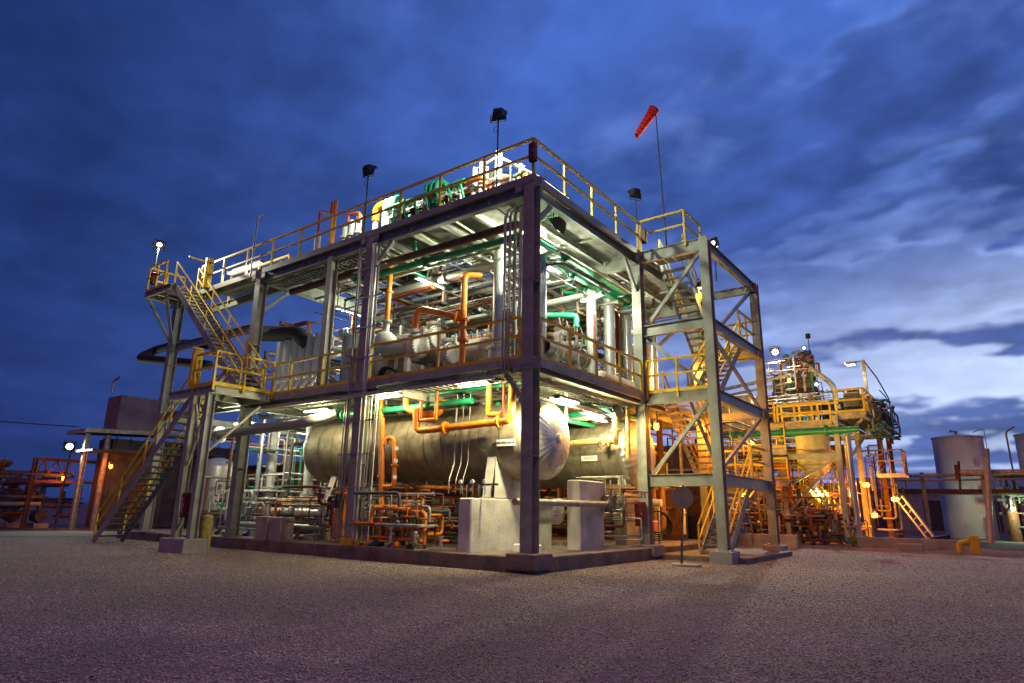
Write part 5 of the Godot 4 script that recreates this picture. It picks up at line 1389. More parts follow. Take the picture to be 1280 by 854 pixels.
func roof_and_tower_lamps():
	pole_flood(Vector3(-6.45, 9.5, 0.15), 11.75, Vector3(-6.8, 10.4, -3.6), 32, "dark floodlight on a pole above the middle column")
	pole_flood(Vector3(-1.07, 9.5, 0.15), 11.75, Vector3(-2.4, 10.4, -3.4), 32, "dark floodlight on the pole nearest the roof corner")
	pole_flood(Vector3(0.1, 9.5, -6.1), 11.65, Vector3(-4.0, 9.4, -9.0), 16, "dark floodlight on a pole at the right end of the roof")
	pole_flood(Vector3(1.3, 9.5, -10.4), 11.0, Vector3(-0.6, 11.4, -5.0), 14, "lit lamp on a thin pole behind the top of the stair tower", Color(1, 1, 0.8))
	pole_flood(Vector3(-18.2, 9.5, 1.25), 11.6, Vector3(-11.5, 4.0, 2.2), 34, "bright floodlight on a pole over the top landing of the outside stair", Color(1, 0.98, 0.85))
	# lamps of the stair tower and the dim back
	bulb_lamp(Vector3(0.32, 3.66, -6.55), 7, "glowing orange bulkhead lamp beside the bright corner column")
	bulb_lamp(Vector3(0.35, 4.0, -10.9), 9, "orange bulkhead lamp at the back of the stair tower")
	bulb_lamp(Vector3(0.3, 6.2, -10.9), 9, "amber bulkhead lamp at the back of the stair tower's second landing", Color(1, 0.66, 0.2))
	bulb_lamp(Vector3(0.3, 1.55, -8.4), 4, "added amber fill lamp under the first landing of the stair tower", Color(1, 0.66, 0.2))  # added lamp, brightens the rails of the lowest flight
	bulb_lamp(Vector3(-3.0, 2.9, -9.8), 9, "orange bulkhead lamp in the back of the ground floor behind the vessels")
	bulb_lamp(Vector3(-7.5, 2.9, -9.8), 9, "orange bulkhead lamp deeper in the back of the ground floor at the left")

func pole_flood(p: Vector3, y: float, to: Vector3, e: float, label: String, c := Color(0.95, 1.0, 0.85)):
	var t = flood(Vector3(p.x, y, p.z), to, e, label, c, 68, 0.21, "flood_glow", "floodlights on poles", -1.0, 0.5)
	S_cyl(p, Vector3(p.x, y - 0.1, p.z), 0.024, "pole", "steel_dark", t, 8)
	var m = Mb.new(); m.torus(Vector3(p.x - 0.08, y - 0.45, p.z), Vector3.BACK, 0.08, 0.008, 10)
	put(m, "cable_loop", "rubber", t)

# ---------------------------------------------------------------- the second process unit at the right
func right_unit():
	var t = thing("platform_structure", Vector3(1.5, GROUND, -25), "second steel process platform with bright yellow railings right of the stair tower", "steel platform")
	for c in [[-3.2, -21.4, 5.2], [0.45, -21.2, 5.2], [3.0, -21.2, 5.6], [0.45, -27, 5.6], [3.0, -27, 5.6], [-3.2, -27, 5.2], [4.0, -27.4, 5.4], [4.1, -30.4, 5.4]]:
		var far: bool = c[1] < -27.2
		S_beam(Vector3(c[0], GROUND, c[1]), Vector3(c[0], c[2], c[1]), 0.26, 0.24, "column", "brown" if far else "steel_light", t, Vector3.BACK)
	for b in [[Vector3(-3.2, 5.12, -21.0), Vector3(2.9, 5.12, -21.0)], [Vector3(3.0, 5.58, -21.6), Vector3(4.25, 5.58, -21.6)], [Vector3(4.25, 5.55, -21.5), Vector3(4.25, 5.55, -30.7)], [Vector3(2.95, 5.5, -21.5), Vector3(2.95, 5.5, -30.7)], [Vector3(-3.2, 3.72, -21.2), Vector3(3.0, 3.72, -21.2)], [Vector3(-3.2, 5.1, -27), Vector3(4.2, 5.1, -27)], [Vector3(0.45, 5.1, -21), Vector3(0.45, 5.1, -27)]]:
		S_beam(b[0], b[1], 0.26, 0.16, "beam", "steel_light", t)
	for b in [[Vector3(0.5, 2.3, -21.2), Vector3(2.9, 3.6, -21.2)], [Vector3(2.9, 4.3, -21.4), Vector3(4.1, 5.4, -21.6)], [Vector3(3.1, 3.9, -24), Vector3(4.2, 5.4, -24)], [Vector3(0.6, 1.2, -21.3), Vector3(2.2, 2.9, -21.3)], [Vector3(-3.1, 0.3, -21.3), Vector3(0.3, 2.9, -21.3)]]:
		S_bar(b[0], b[1], 0.12, 0.12, "brace", "steel_light", t)
	for k in 10:
		S_box(Vector3(-2.9 + k * 0.61, 5.27, -23.8), Vector3(0.6, 0.03, 5.6), "deck_plank", "deck", t)
	for k in 9:
		S_box(Vector3(3.62, 5.73, -22.0 - k * 1.0), Vector3(1.26, 0.03, 0.98), "deck_plank", "deck", t)
	S_bar(Vector3(-3.2, 5.24, -20.9), Vector3(2.9, 5.24, -20.9), 0.03, 0.2, "fascia", "cream", t)
	S_bar(Vector3(3.0, 5.66, -21.45), Vector3(4.3, 5.66, -21.45), 0.03, 0.16, "fascia", "cream", t)
	railing(t, [Vector3(-3.1, 5.29, -20.95), Vector3(0.3, 5.29, -20.95)], "yellow", true, 1.1, 1.1, 0.045)
	railing(t, [Vector3(0.45, 5.29, -20.95), Vector3(2.85, 5.29, -20.95)], "yellow", true, 0.8, 0.95, 0.045)
	railing(t, [Vector3(0.3, 5.29, -22.4), Vector3(2.9, 5.29, -22.4)], "yellow", false, 1.0, 1.1, 0.045)
	railing(t, [Vector3(3.05, 5.75, -21.5), Vector3(4.25, 5.75, -21.5), Vector3(4.25, 5.75, -30.5)], "yellow", true, 0.9, 1.1, 0.045)
	# the lower walkway seen through the stair tower, and its stairs
	for lev in [2.4, 3.9]:
		S_bar(Vector3(-3.4, lev, -20.0), Vector3(0.9, lev, -20.0), 0.06, 0.28, "walkway_beam", "cream", t)
		for k in 7:
			S_box(Vector3(-3.1 + k * 0.61, lev + 0.16, -20.6), Vector3(0.6, 0.03, 1.1), "walkway_plank", "deck", t)
		railing(t, [Vector3(-3.4, lev + 0.17, -20.05), Vector3(0.9, lev + 0.17, -20.05)], "yellow", true, 0.9, 1.0, 0.032)
	stairs(t, Vector3(3.0, GROUND, -22.6), Vector3(0.9, 2.4, -22.6), 0.8, "yellow", "yellow")
	stairs(t, Vector3(-2.2, GROUND, -19.2), Vector3(0.2, 2.4, -19.2), 0.8, "deck", "steel")
	# the side landing with its own railing
	for k in 3:
		S_box(Vector3(4.5, 3.05, -26 - k * 0.62), Vector3(1.3, 0.04, 0.6), "landing_plank", "deck", t)
	S_bar(Vector3(3.9, 2.98, -25.7), Vector3(5.15, 2.98, -25.7), 0.06, 0.2, "landing_beam", "steel_light", t)
	railing(t, [Vector3(3.95, 3.07, -25.75), Vector3(5.1, 3.07, -25.75), Vector3(5.1, 3.07, -27.5)], "steel_light", false, 0.6, 1.2, 0.03)
	# enclosures behind, which close the view through the legs and over the deck
	for q in [[Vector3(-1.6, 1.4, -27.5), Vector3(3.6, 3.4, 0.3), "brown"], [Vector3(1.9, 1.2, -27.6), Vector3(2.6, 3.0, 0.3), "steel_dark"], [Vector3(-0.6, 4.2, -27.6), Vector3(6.0, 1.2, 0.25), "brown"], [Vector3(-1.6, 6.5, -26.6), Vector3(2.6, 2.2, 0.8), "steel_dark"], [Vector3(2.2, 6.3, -26.6), Vector3(1.4, 1.8, 0.8), "steel_dark"]]:
		S_cbox(q[0], q[1], 0.03, "enclosure_panel", q[2], t)
	# white hopper vessel
	var h = thing("hopper_vessel", Vector3(1.4, 2.8, -23.6), "white round bottomed hopper vessel lit from below under the yellow railed platform", "vessel")
	var m = Mb.new()
	m.lathe(Vector3(1.4, 0, -23.6), UP, [Vector2(0.06, 2.75), Vector2(0.3, 2.85), Vector2(0.62, 3.15), Vector2(0.8, 3.6), Vector2(-1, 0), Vector2(0.82, 3.6), Vector2(0.82, 5.0)], 32)
	put(m, "hopper_shell", "white", h)
	S_cyl(Vector3(1.4, 2.8, -23.6), Vector3(1.4, 2.3, -23.6), 0.07, "outlet", "white", h)
	S_tube([Vector3(1.4, 2.4, -23.6), Vector3(1.4, 1.7, -23.6), Vector3(0.9, 1.6, -23.6)], 0.06, "outlet_pipe", "white", h, 0.15)
	valve(Vector3(1.4, 2.1, -23.6), UP, Vector3(0.3, 0, 1), 0.08, "white", h)
	# dark exchanger and crowded pipework on top
	var e = thing("upper_exchanger", Vector3(0.6, 5.3, -25), "dark horizontal exchanger above the yellow railing of the second unit", "heat exchanger")
	S_cyl(Vector3(-0.6, 6.9, -25), Vector3(1.6, 6.9, -25), 0.72, "shell", "steel_dark", e, 24)
	S_cyl(Vector3(-0.5, 7.95, -25), Vector3(1.5, 7.95, -25), 0.4, "upper_shell", "steel_dark", e, 24)
	for x in [-0.62, 1.55]: S_cyl(Vector3(x, 6.9, -25), Vector3(x + 0.08, 6.9, -25), 0.8, "flange_ring", "rust", e, 24)
	for x in [-0.2, 1.2]: S_box(Vector3(x, 5.9, -25), Vector3(0.2, 1.2, 0.9), "saddle", "steel", e)
	for k in 6:
		S_tube([Vector3(-0.5 + k * 0.4, 7.3, -24.6), Vector3(-0.5 + k * 0.4, 8.4 + 0.2 * (k % 3), -24.6), Vector3(-0.2 + k * 0.4, 8.6 + 0.2 * (k % 3), -24.8)], 0.07, "riser", ["rust", "cream", "green"][k % 3], e, 0.15)
	var p = thing("pipe_tower", Vector3(0.7, 8.0, -25), "crowded cluster of pipes and valves topping the second unit", "pipe cluster")
	var r = RandomNumberGenerator.new(); r.seed = 4
	for k in 16:
		var x = 0.0 + r.randf() * 1.5
		var y = 8.1 + r.randf() * 1.0
		S_tube([Vector3(x, y, -24.8 - r.randf()), Vector3(x, y + 0.5 + r.randf() * 0.5, -25), Vector3(x + r.randf_range(-0.5, 0.5), y + 0.7, -25 + r.randf_range(-0.4, 0.4))], r.randf_range(0.04, 0.1), "riser", ["rust", "cream", "green", "galv", "steel"][k % 5], p, 0.12)
		if k % 2 == 0: valve(Vector3(x, y + 0.3, -24.7), UP, Vector3(0, 0.3, 1), 0.07, ["rust", "cream", "galv"][k % 3], p, "red")
	for y in [8.25, 8.75, 9.2]:
		S_bar(Vector3(-0.1, y, -24.6), Vector3(1.6, y, -24.6), 0.07, 0.07, "frame_bar", "rust", p)
	for x in [-0.1, 0.75, 1.6]:
		S_bar(Vector3(x, 5.3, -24.9), Vector3(x, 9.5, -24.9), 0.1, 0.1, "frame_post", "rust", p)
	S_cyl(Vector3(1.44, 9.3, -25), Vector3(1.44, 10.6, -25), 0.025, "vent_pole", "steel_dark", p, 6)
	S_cyl(Vector3(1.44, 10.5, -25), Vector3(1.44, 10.75, -25), 0.13, "vent_cap", "black", p, 12)
	pipe([Vector3(1.2, 9.0, -24.6), Vector3(2.5, 7.7, -24.6), Vector3(2.6, 6.4, -24.6)], 0.14, "steel_light", "thick pipe slanting down to the right from the top of the second unit", "", [[Vector3(1.8, 8.4, -24.6), Vector3(1, -1, 0)]], "pipe", 0.3)
	pipe([Vector3(-4.2, 7.9, -24.6), Vector3(0.5, 8.45, -24.6)], 0.1, "cream", "upper of two pale pipes running left from the top of the second unit", "", [])
	pipe([Vector3(-4.2, 7.5, -24.6), Vector3(0.5, 8.05, -24.6)], 0.07, "cream", "lower of two pale pipes running left from the top of the second unit", "", [])
	var g = thing("cage_platform", Vector3(-0.6, 8.5, -24.8), "small round railed cage left of the pipe cluster", "platform")
	for y in [8.7, 9.15]:
		var cm = Mb.new(); cm.torus(Vector3(-0.6, y, -24.8), UP, 0.65, 0.03, 16); put(cm, "cage_ring", "cream", g)
	for k in 8:
		S_bar(Vector3(-0.6 + cos(TAU * k / 8) * 0.65, 8.2, -24.8 + sin(TAU * k / 8) * 0.65), Vector3(-0.6 + cos(TAU * k / 8) * 0.65, 9.15, -24.8 + sin(TAU * k / 8) * 0.65), 0.03, 0.03, "cage_bar", "cream", g)
	# green machinery along the right side of the deck
	for k in 5:
		var z = -22.6 - k * 1.7
		var o = thing("green_cooler", Vector3(3.7, 5.75, z), "%s cooler, %s from the front on the right side deck of the second unit" % ["green painted" if k else "dark", ORD[k]], "cooler", "green coolers on the second unit")
		S_cbox(Vector3(3.65, 6.45, z), Vector3(0.7, 0.7, 1.0), 0.03, "cooler_box", "green" if k else "steel_dark", o)
		S_cyl(Vector3(3.65, 6.8, z), Vector3(3.65, 7.0, z), 0.32, "fan_ring", "steel_dark", o, 20)
		for s in [-0.35, 0.35]: S_bar(Vector3(3.65 + s, 5.75, z), Vector3(3.65 + s, 6.15, z), 0.08, 0.08, "leg", "green", o)
		S_tube([Vector3(4.05, 6.6, z), Vector3(4.35, 6.6, z), Vector3(4.4, 4.9, z)], 0.06, "drop_pipe", "steel", o, 0.15)
	pipe([Vector3(-3.4, 4.82, -20.75), Vector3(4.0, 4.86, -20.95)], 0.16, "green", "thick green pipe along the front of the second unit under the platform", "", [[Vector3(0.6, 4.84, -20.87), Vector3.RIGHT], [Vector3(2.6, 4.85, -20.9), Vector3.RIGHT]])
	pipe([Vector3(-0.6, 3.3, -21), Vector3(0.7, 3.3, -21), Vector3(0.7, 1.5, -21)], 0.12, "orange", "orange pipe turning down under the second unit", "", [[Vector3(0.7, 2.6, -21), UP]], "pipe", 0.25)
	for k in 6:
		var x: float = [0.2, 0.95, 1.95, 2.6, 3.35, -0.5][k]
		pipe([Vector3(x, [4.9, 2.2, 1.4, 1.2, 4.9, 4.4][k], -21.6), Vector3(x, GROUND, -21.6)], [0.09, 0.1, 0.16, 0.1, 0.16, 0.07][k], ["orange", "rust", "cream", "galv", "clad", "cream"][k], ["orange lit upright pipe right of the stair tower's far column", "rust red upright pipe under the hopper vessel", "thick pale stub pipe under the yellow stairs of the second unit", "thin grey stub pipe under the second unit", "thick ringed upright pipe at the right of the second unit", "slim pale upright pipe behind the stair tower's far column"][k], "upright pipes of the second unit", [[Vector3(x, 0.6, -21.6), UP]])
	manifold(Vector3(1.5, GROUND, -20.8), "valve station at the foot of the second unit", "rust", 7, 2.4, 1.1, 33)
	manifold(Vector3(-1.6, GROUND, -20.6), "valve station behind the stair tower at the second unit", "brown", 6, 2.0, 1.3, 35)
	for k in 6:
		pipe([Vector3(-4.0, 1.2 + k * 0.55, -23 - 0.4 * (k % 2)), Vector3(0.4, 1.2 + k * 0.55, -23 - 0.4 * (k % 2))], 0.06 + 0.03 * (k % 3), ["cream", "rust", "orange", "galv", "cream", "brown"][k], "level %s pipe, %s from the bottom in the lit rack behind the stair tower" % [TINT[["cream", "rust", "orange", "galv", "cream", "brown"][k]], ORD[k]], "level pipes behind the stair tower", [[Vector3(-1.2, 1.2 + k * 0.55, -23 - 0.4 * (k % 2)), Vector3.RIGHT]])
	var bx = thing("yellow_cabinet", Vector3(-2.2, 5.3, -23), "cream equipment enclosure above the second unit's railing beside the tower", "enclosure")
	S_cbox(Vector3(-2.2, 6.3, -23.4), Vector3(1.9, 1.9, 1.6), 0.04, "enclosure_body", "cream", bx)
	S_box(Vector3(-2.2, 6.2, -22.585), Vector3(0.9, 1.4, 0.03), "door", "steel_light", bx)
	# lamps
	var fl = flood(Vector3(2.3, 2.0, -11.75), Vector3(1.2, 6.6, -21), 80, "small floodlight on the far column of the stair tower turned to the second unit", Color(1, 0.78, 0.32), 24, 0.14)
	flood(Vector3(-0.25, 9.85, -24.5), Vector3(5.0, -0.3, -3.0), 230, "blazing white floodlight on top of the second unit", Color(1, 0.93, 0.85), 70, 0.26, "flare_glow", "floodlights on the second unit", 1.0, 0.62)
	flood(Vector3(1.3, 9.85, -24.4), Vector3(1.5, 6.0, -18), 4, "small white lamp at the top of the pipe cluster", Color(1, 0.95, 0.9), 60, 0.09, "flood_glow", "floodlights on the second unit")
	flood(Vector3(1.75, 7.75, -24.3), Vector3(1.9, 6.0, -18), 5, "small white lamp beside the dark exchanger", Color(1, 0.9, 0.8), 60, 0.11, "flood_glow", "floodlights on the second unit")
	var lp = thing("lamp_post", Vector3(4.2, 5.75, -23.4), "slim lamp post with a hooded white lamp over the right side deck", "lamp post")
	S_bar(Vector3(4.2, 5.75, -23.4), Vector3(4.2, 8.6, -23.4), 0.14, 0.14, "post", "cream", lp)
	S_bar(Vector3(4.2, 8.55, -23.4), Vector3(3.6, 8.5, -23.2), 0.06, 0.06, "arm", "cream", lp)
	S_cbox(Vector3(3.65, 8.46, -23.2), Vector3(0.5, 0.12, 0.3), 0.03, "lamp_hood", "steel", lp)
	S_box(Vector3(3.65, 8.37, -23.2), Vector3(0.38, 0.05, 0.2), "lens", "flood_glow", lp)
	var l = SpotLight3D.new(); l.spot_angle = 75; l.spot_range = 40; l.spot_attenuation = 2
	lamp_light(l, lp, Vector3(3.65, 8.32, -23.2), Color(1, 0.95, 0.75), 14, 0.1)
	l.rotation = Vector3(-PI / 2, 0, 0)
	S_tube([Vector3(4.2, 8.6, -23.4), Vector3(4.3, 8.3, -27.0), Vector3(4.4, 7.6, -30.4), Vector3(4.4, 5.8, -30.5)], 0.035, "stay_pipe", "steel", lp, 0.3)
	bulb_lamp(Vector3(3.5, 2.5, -24.5), 13, "blazing orange lamp between the orange lit legs of the second unit", Color(1, 0.5, 0.12), "sodium_glow", Vector3(-0.25, 0.1, 0), 1.9)
	bulb_lamp(Vector3(3.72, 1.02, -24.5), 7, "lower orange lamp between the orange lit legs of the second unit", Color(1, 0.5, 0.12), "sodium_glow", Vector3(-0.25, 0.1, 0), 1.7)
	bulb_lamp(Vector3(4.7, 1.8, -24.5), 4, "yellow lamp hanging under the side landing of the second unit", Color(1, 0.72, 0.25), "amber_glow", Vector3(-0.1, 1.1, -1.2), 1.9)
	bulb_lamp(Vector3(1.55, 1.95, -22.75), 5, "white lamp under the hopper vessel", Color(0.95, 1, 0.75), "flood_glow")
	bulb_lamp(Vector3(-1.2, 4.6, -22.0), 7, "amber lamp under the platform behind the stair tower", Color(1, 0.72, 0.25), "amber_glow")
	bulb_lamp(Vector3(-1.2, 1.9, -19.5), 8, "orange lamp low behind the stair tower", Color(1, 0.55, 0.15))
	bulb_lamp(Vector3(1.0, 7.6, -21.6), 2.5, "amber lamp in front of the dark exchanger", Color(1, 0.75, 0.4), "amber_glow")

# ---------------------------------------------------------------- storage tanks and pipe racks at the far right
func storage_tank(c: Vector3, r: float, h: float, label: String):
	var t = thing("storage_tank", c, label, "storage tank", "pale storage tanks at the right")
	var n = 5
	for k in n:
		var m = Mb.new()
		var a = h * k / n; var b = h * (k + 1) / n
		m.lathe(c, UP, [Vector2(r + 0.004 * (k % 2), a), Vector2(r + 0.004 * (k % 2), b), Vector2(-1, 0), Vector2(r + 0.014, b - 0.02), Vector2(r + 0.014, b + 0.02)], 48)
		put(m, "shell_course", "tank_wall", t)
	var q = Mb.new()
	q.lathe(c, UP, [Vector2(r + 0.05, h - 0.02), Vector2(r + 0.05, h + 0.05), Vector2(-1, 0), Vector2(r + 0.05, h + 0.05), Vector2(0.001, h + 0.28)], 48)
	put(q, "roof", "tank_wall", t)
	S_cyl(c + Vector3(0, h + 0.25, 0), c + Vector3(0, h + 0.5, 0), 0.09, "vent", "steel", t)
	S_tube([c + Vector3(-0.1, h + 0.45, 0), c + Vector3(-0.3, h + 0.55, 0), c + Vector3(-0.3, h + 0.4, 0)], 0.06, "vent_hood", "steel", t, 0.1)
	# ladder with its top hoop on the right side
	for s in [-0.2, 0.2]:
		S_bar(c + Vector3(r + 0.12, 0.3, s + 0.3), c + Vector3(r + 0.12, h + 0.45, s + 0.3), 0.04, 0.04, "ladder_rail", "steel", t)
	for k in 18:
		S_bar(c + Vector3(r + 0.12, 0.5 + k * 0.33, 0.1), c + Vector3(r + 0.12, 0.5 + k * 0.33, 0.5), 0.025, 0.025, "rung", "steel", t)
	S_tube([c + Vector3(r + 0.12, h + 0.45, 0.3), c + Vector3(r - 0.1, h + 0.5, 0.3), c + Vector3(r - 0.5, h + 0.3, 0.3)], 0.03, "top_hoop", "steel", t, 0.1)
	return t

func tank_yard():
	storage_tank(Vector3(7.05, GROUND, -40.2), 1.44, 6.45, "tall pale storage tank standing alone right of the second unit")
	storage_tank(Vector3(11.55, GROUND, -39.8), 1.44, 6.4, "pale storage tank cut by the right border of the view")
	pipe([Vector3(9.75, 1.0, -38.3), Vector3(9.7, 6.2, -38.3), Vector3(10.2, 6.5, -38.4)], 0.05, "steel", "thin overflow pipe up to the tank at the right border", "", [], "pipe", 0.2)
	var t = thing("pipe_rack", Vector3(9, GROUND, -33), "long grey pipe rack crossing in front of the pale storage tanks", "pipe rack")
	for k in 5:
		var x = 5.3 + k * 2.9
		S_beam(Vector3(x, GROUND, -33), Vector3(x, 3.5, -33), 0.2, 0.2, "rack_post", "steel", t, Vector3.BACK)
		S_beam(Vector3(x, 3.1, -32.4), Vector3(x, 3.1, -34.4), 0.18, 0.12, "rack_arm", "steel", t)
	for k in 4:
		S_cyl(Vector3(3.4, [3.3, 3.05, 2.45, 2.35][k], -32.6 - 0.4 * k), Vector3(19, [3.3, 3.05, 2.3, 2.2][k], -32.6 - 0.4 * k), [0.09, 0.06, 0.13, 0.09][k], "rack_pipe", ["steel", "galv", "brown", "steel"][k], t, 10)
	var w = thing("pipe_rack", Vector3(12, GROUND, -37), "dark lattice pipe rack right of the tall storage tank", "pipe rack")
	for k in 7:
		S_bar(Vector3(9.0 + k * 0.62, GROUND, -36.6), Vector3(9.0 + k * 0.62, 3.4, -36.6), 0.14, 0.14, "rack_post", "steel_dark", w)
	for y in [1.2, 2.0, 2.7, 3.35]:
		S_bar(Vector3(8.7, y, -36.5), Vector3(14, y, -36.5), 0.12, 0.16, "rack_beam", "steel_dark", w)
	for k in 6:
		var o = thing("filter_vessel", Vector3(9.3 + k * 0.8, GROUND, -35.6), "dark upright filter vessel, %s from the left under the lattice pipe rack" % ORD[k], "vessel", "filter vessels under the lattice rack")
		S_cyl(Vector3(9.3 + k * 0.8, GROUND, -35.6), Vector3(9.3 + k * 0.8, 1.3, -35.6), 0.28, "shell", "steel_dark" if k % 2 else "rust", o, 14)
		S_cyl(Vector3(9.3 + k * 0.8, 1.3, -35.6), Vector3(9.3 + k * 0.8, 1.55, -35.6), 0.28, "head", "steel_dark", o, 14, 0.08)
	bulb_lamp(Vector3(9.35, 1.5, -34.7), 5, "greenish white lamp under the lattice pipe rack", Color(0.85, 1, 0.8), "flood_glow")
	bulb_lamp(Vector3(10.3, 1.1, -34.7), 3, "second small white lamp under the lattice pipe rack", Color(0.85, 1, 0.8), "flood_glow")
	var p = thing("utility_pole", Vector3(8.1, GROUND, -31.0), "bare grey pole right of the tall storage tank", "pole")
	S_cyl(Vector3(8.1, GROUND, -31), Vector3(8.6, 4.6, -31), 0.14, "pole_shaft", "steel_light", p, 12)
	var v = thing("vent_post", Vector3(7.1, 2.2, -31.6), "short dark valve post in front of the tall storage tank", "valve post")
	S_cyl(Vector3(7.1, 2.2, -31.6), Vector3(7.25, 4.0, -31.6), 0.06, "post", "steel_dark", v, 8)
	S_cyl(Vector3(7.1, 3.0, -31.5), Vector3(7.12, 3.8, -31.5), 0.12, "valve_body", "rust", v, 10)
	pipe([Vector3(7.2, 3.4, -31.6), Vector3(14, 3.35, -31.6)], 0.13, "cream", "thick pale pipe running right from the dark valve post", "", [[Vector3(8.4, 3.39, -31.6), Vector3.RIGHT]])
	# slanting boom, low wall, yellow end post
	var b = thing("loading_boom", Vector3(6, GROUND, -24), "slanting pale loading boom on a dark foot behind the low wall", "loading boom")
	for s in [-0.12, 0.12]:
		S_bar(Vector3(4.9, 1.95, -25.5 + s), Vector3(6.1, 0.1, -24.0 + s), 0.07, 0.07, "boom_chord", "steel_light", b)
		S_bar(Vector3(4.7, 1.7, -25.5 + s), Vector3(5.9, -0.1, -24.0 + s), 0.05, 0.05, "boom_chord", "steel_light", b)
	for k in 7:
		var a = Vector3(4.9, 1.95, -25.5).lerp(Vector3(6.1, 0.1, -24.0), k / 6.0)
		S_bar(a + Vector3(0, 0, -0.14), a + Vector3(-0.18, -0.24, 0.14), 0.03, 0.03, "lacing", "steel_light", b)
	S_bar(Vector3(5.0, GROUND + 0.1, -23.0), Vector3(6.7, 0.12, -23.8), 0.3, 0.18, "boom_foot", "black", b)
	var lw = Mb.new(); lw.cbox(Vector3(5.4, GROUND + 0.2, -21.2), Vector3(4.0, 0.42, 0.25), 0.03)
	tag(put(lw, "low_wall", "concrete"), "low concrete wall ending at the yellow post", "low wall")
	var lw2 = Mb.new(); lw2.cbox(Vector3(0.1, GROUND + 0.26, -16.5), Vector3(3.6, 0.54, 0.3), 0.03)
	tag(put(lw2, "low_wall", "concrete"), "low orange lit concrete wall behind the stair tower's columns", "low wall")
	var cb = Mb.new(); cb.cbox(Vector3(5.55, GROUND + 0.12, -19.6), Vector3(0.9, 0.26, 0.4), 0.03)
	tag(put(cb, "concrete_block", "concrete"), "loose pale concrete block in front of the low wall", "concrete block")
	var y = thing("guard_post", Vector3(7.6, GROUND, -19.4), "yellow guard post with an elbow fitting at the end of the low wall", "guard post")
	S_cbox(Vector3(7.75, GROUND + 0.32, -19.4), Vector3(0.34, 0.66, 0.3), 0.03, "post", "yellow", y)
	S_tube([Vector3(7.25, GROUND, -19.3), Vector3(7.25, GROUND + 0.35, -19.3), Vector3(7.6, GROUND + 0.42, -19.3)], 0.11, "elbow", "yellow", y, 0.2)
	# long low sheds far behind
	for k in 2:
		var s = thing("far_shed", Vector3([4, 24][k], GROUND, [-62, -70][k]), ["long low blue grey shed behind the second unit's right side", "low dark shed far off behind the tanks"][k], "shed")
		var c = s.position
		S_box(c + Vector3(0, 1.9, 0), Vector3([14.0, 26.0][k], 3.8, 8), "wall", "steel_light" if k == 0 else "steel", s)
		var rm = Mb.new()
		var hx: float = [7.3, 13.4][k]
		rm.quad(c + Vector3(-hx, 3.7, 4.4), c + Vector3(hx, 3.7, 4.4), c + Vector3(hx, 5.0, 0), c + Vector3(-hx, 5.0, 0), UP)
		rm.quad(c + Vector3(-hx, 3.7, -4.4), c + Vector3(hx, 3.7, -4.4), c + Vector3(hx, 5.0, 0), c + Vector3(-hx, 5.0, 0), UP)
		put(rm, "roof", "steel", s)
		for j in 3: S_box(c + Vector3(-4 + j * 4, 1.4, 4.02), Vector3(1.6, 2.6, 0.05), "door", "steel_dark", s)
	for k in 2:
		pipe([Vector3(-4, 5.0 + k * 0.7, -75), Vector3(20, 4.9 + k * 0.65, -74), Vector3(70, 5.6 + k * 0.6, -72)], 0.03, "black", ["lower overhead wire behind the tanks", "upper overhead wire behind the tanks"][k], "", [], "wire", 0.5)
	for k in 9:
		var o = thing("far_pole", Vector3(-70 + k * 26.0, GROUND, -95 - (k % 3) * 14.0), "slim pole on the far edge of the yard, %s from the left" % ORD[k], "pole", "slim poles on the far edge of the yard")
		S_cyl(o.position, o.position + UP * (7.0 + (k % 3)), 0.1, "pole_shaft", "steel_dark", o, 8)
		S_bar(o.position + Vector3(-0.9, 6.4, 0), o.position + Vector3(0.9, 6.4, 0), 0.1, 0.1, "cross_arm", "steel_dark", o)

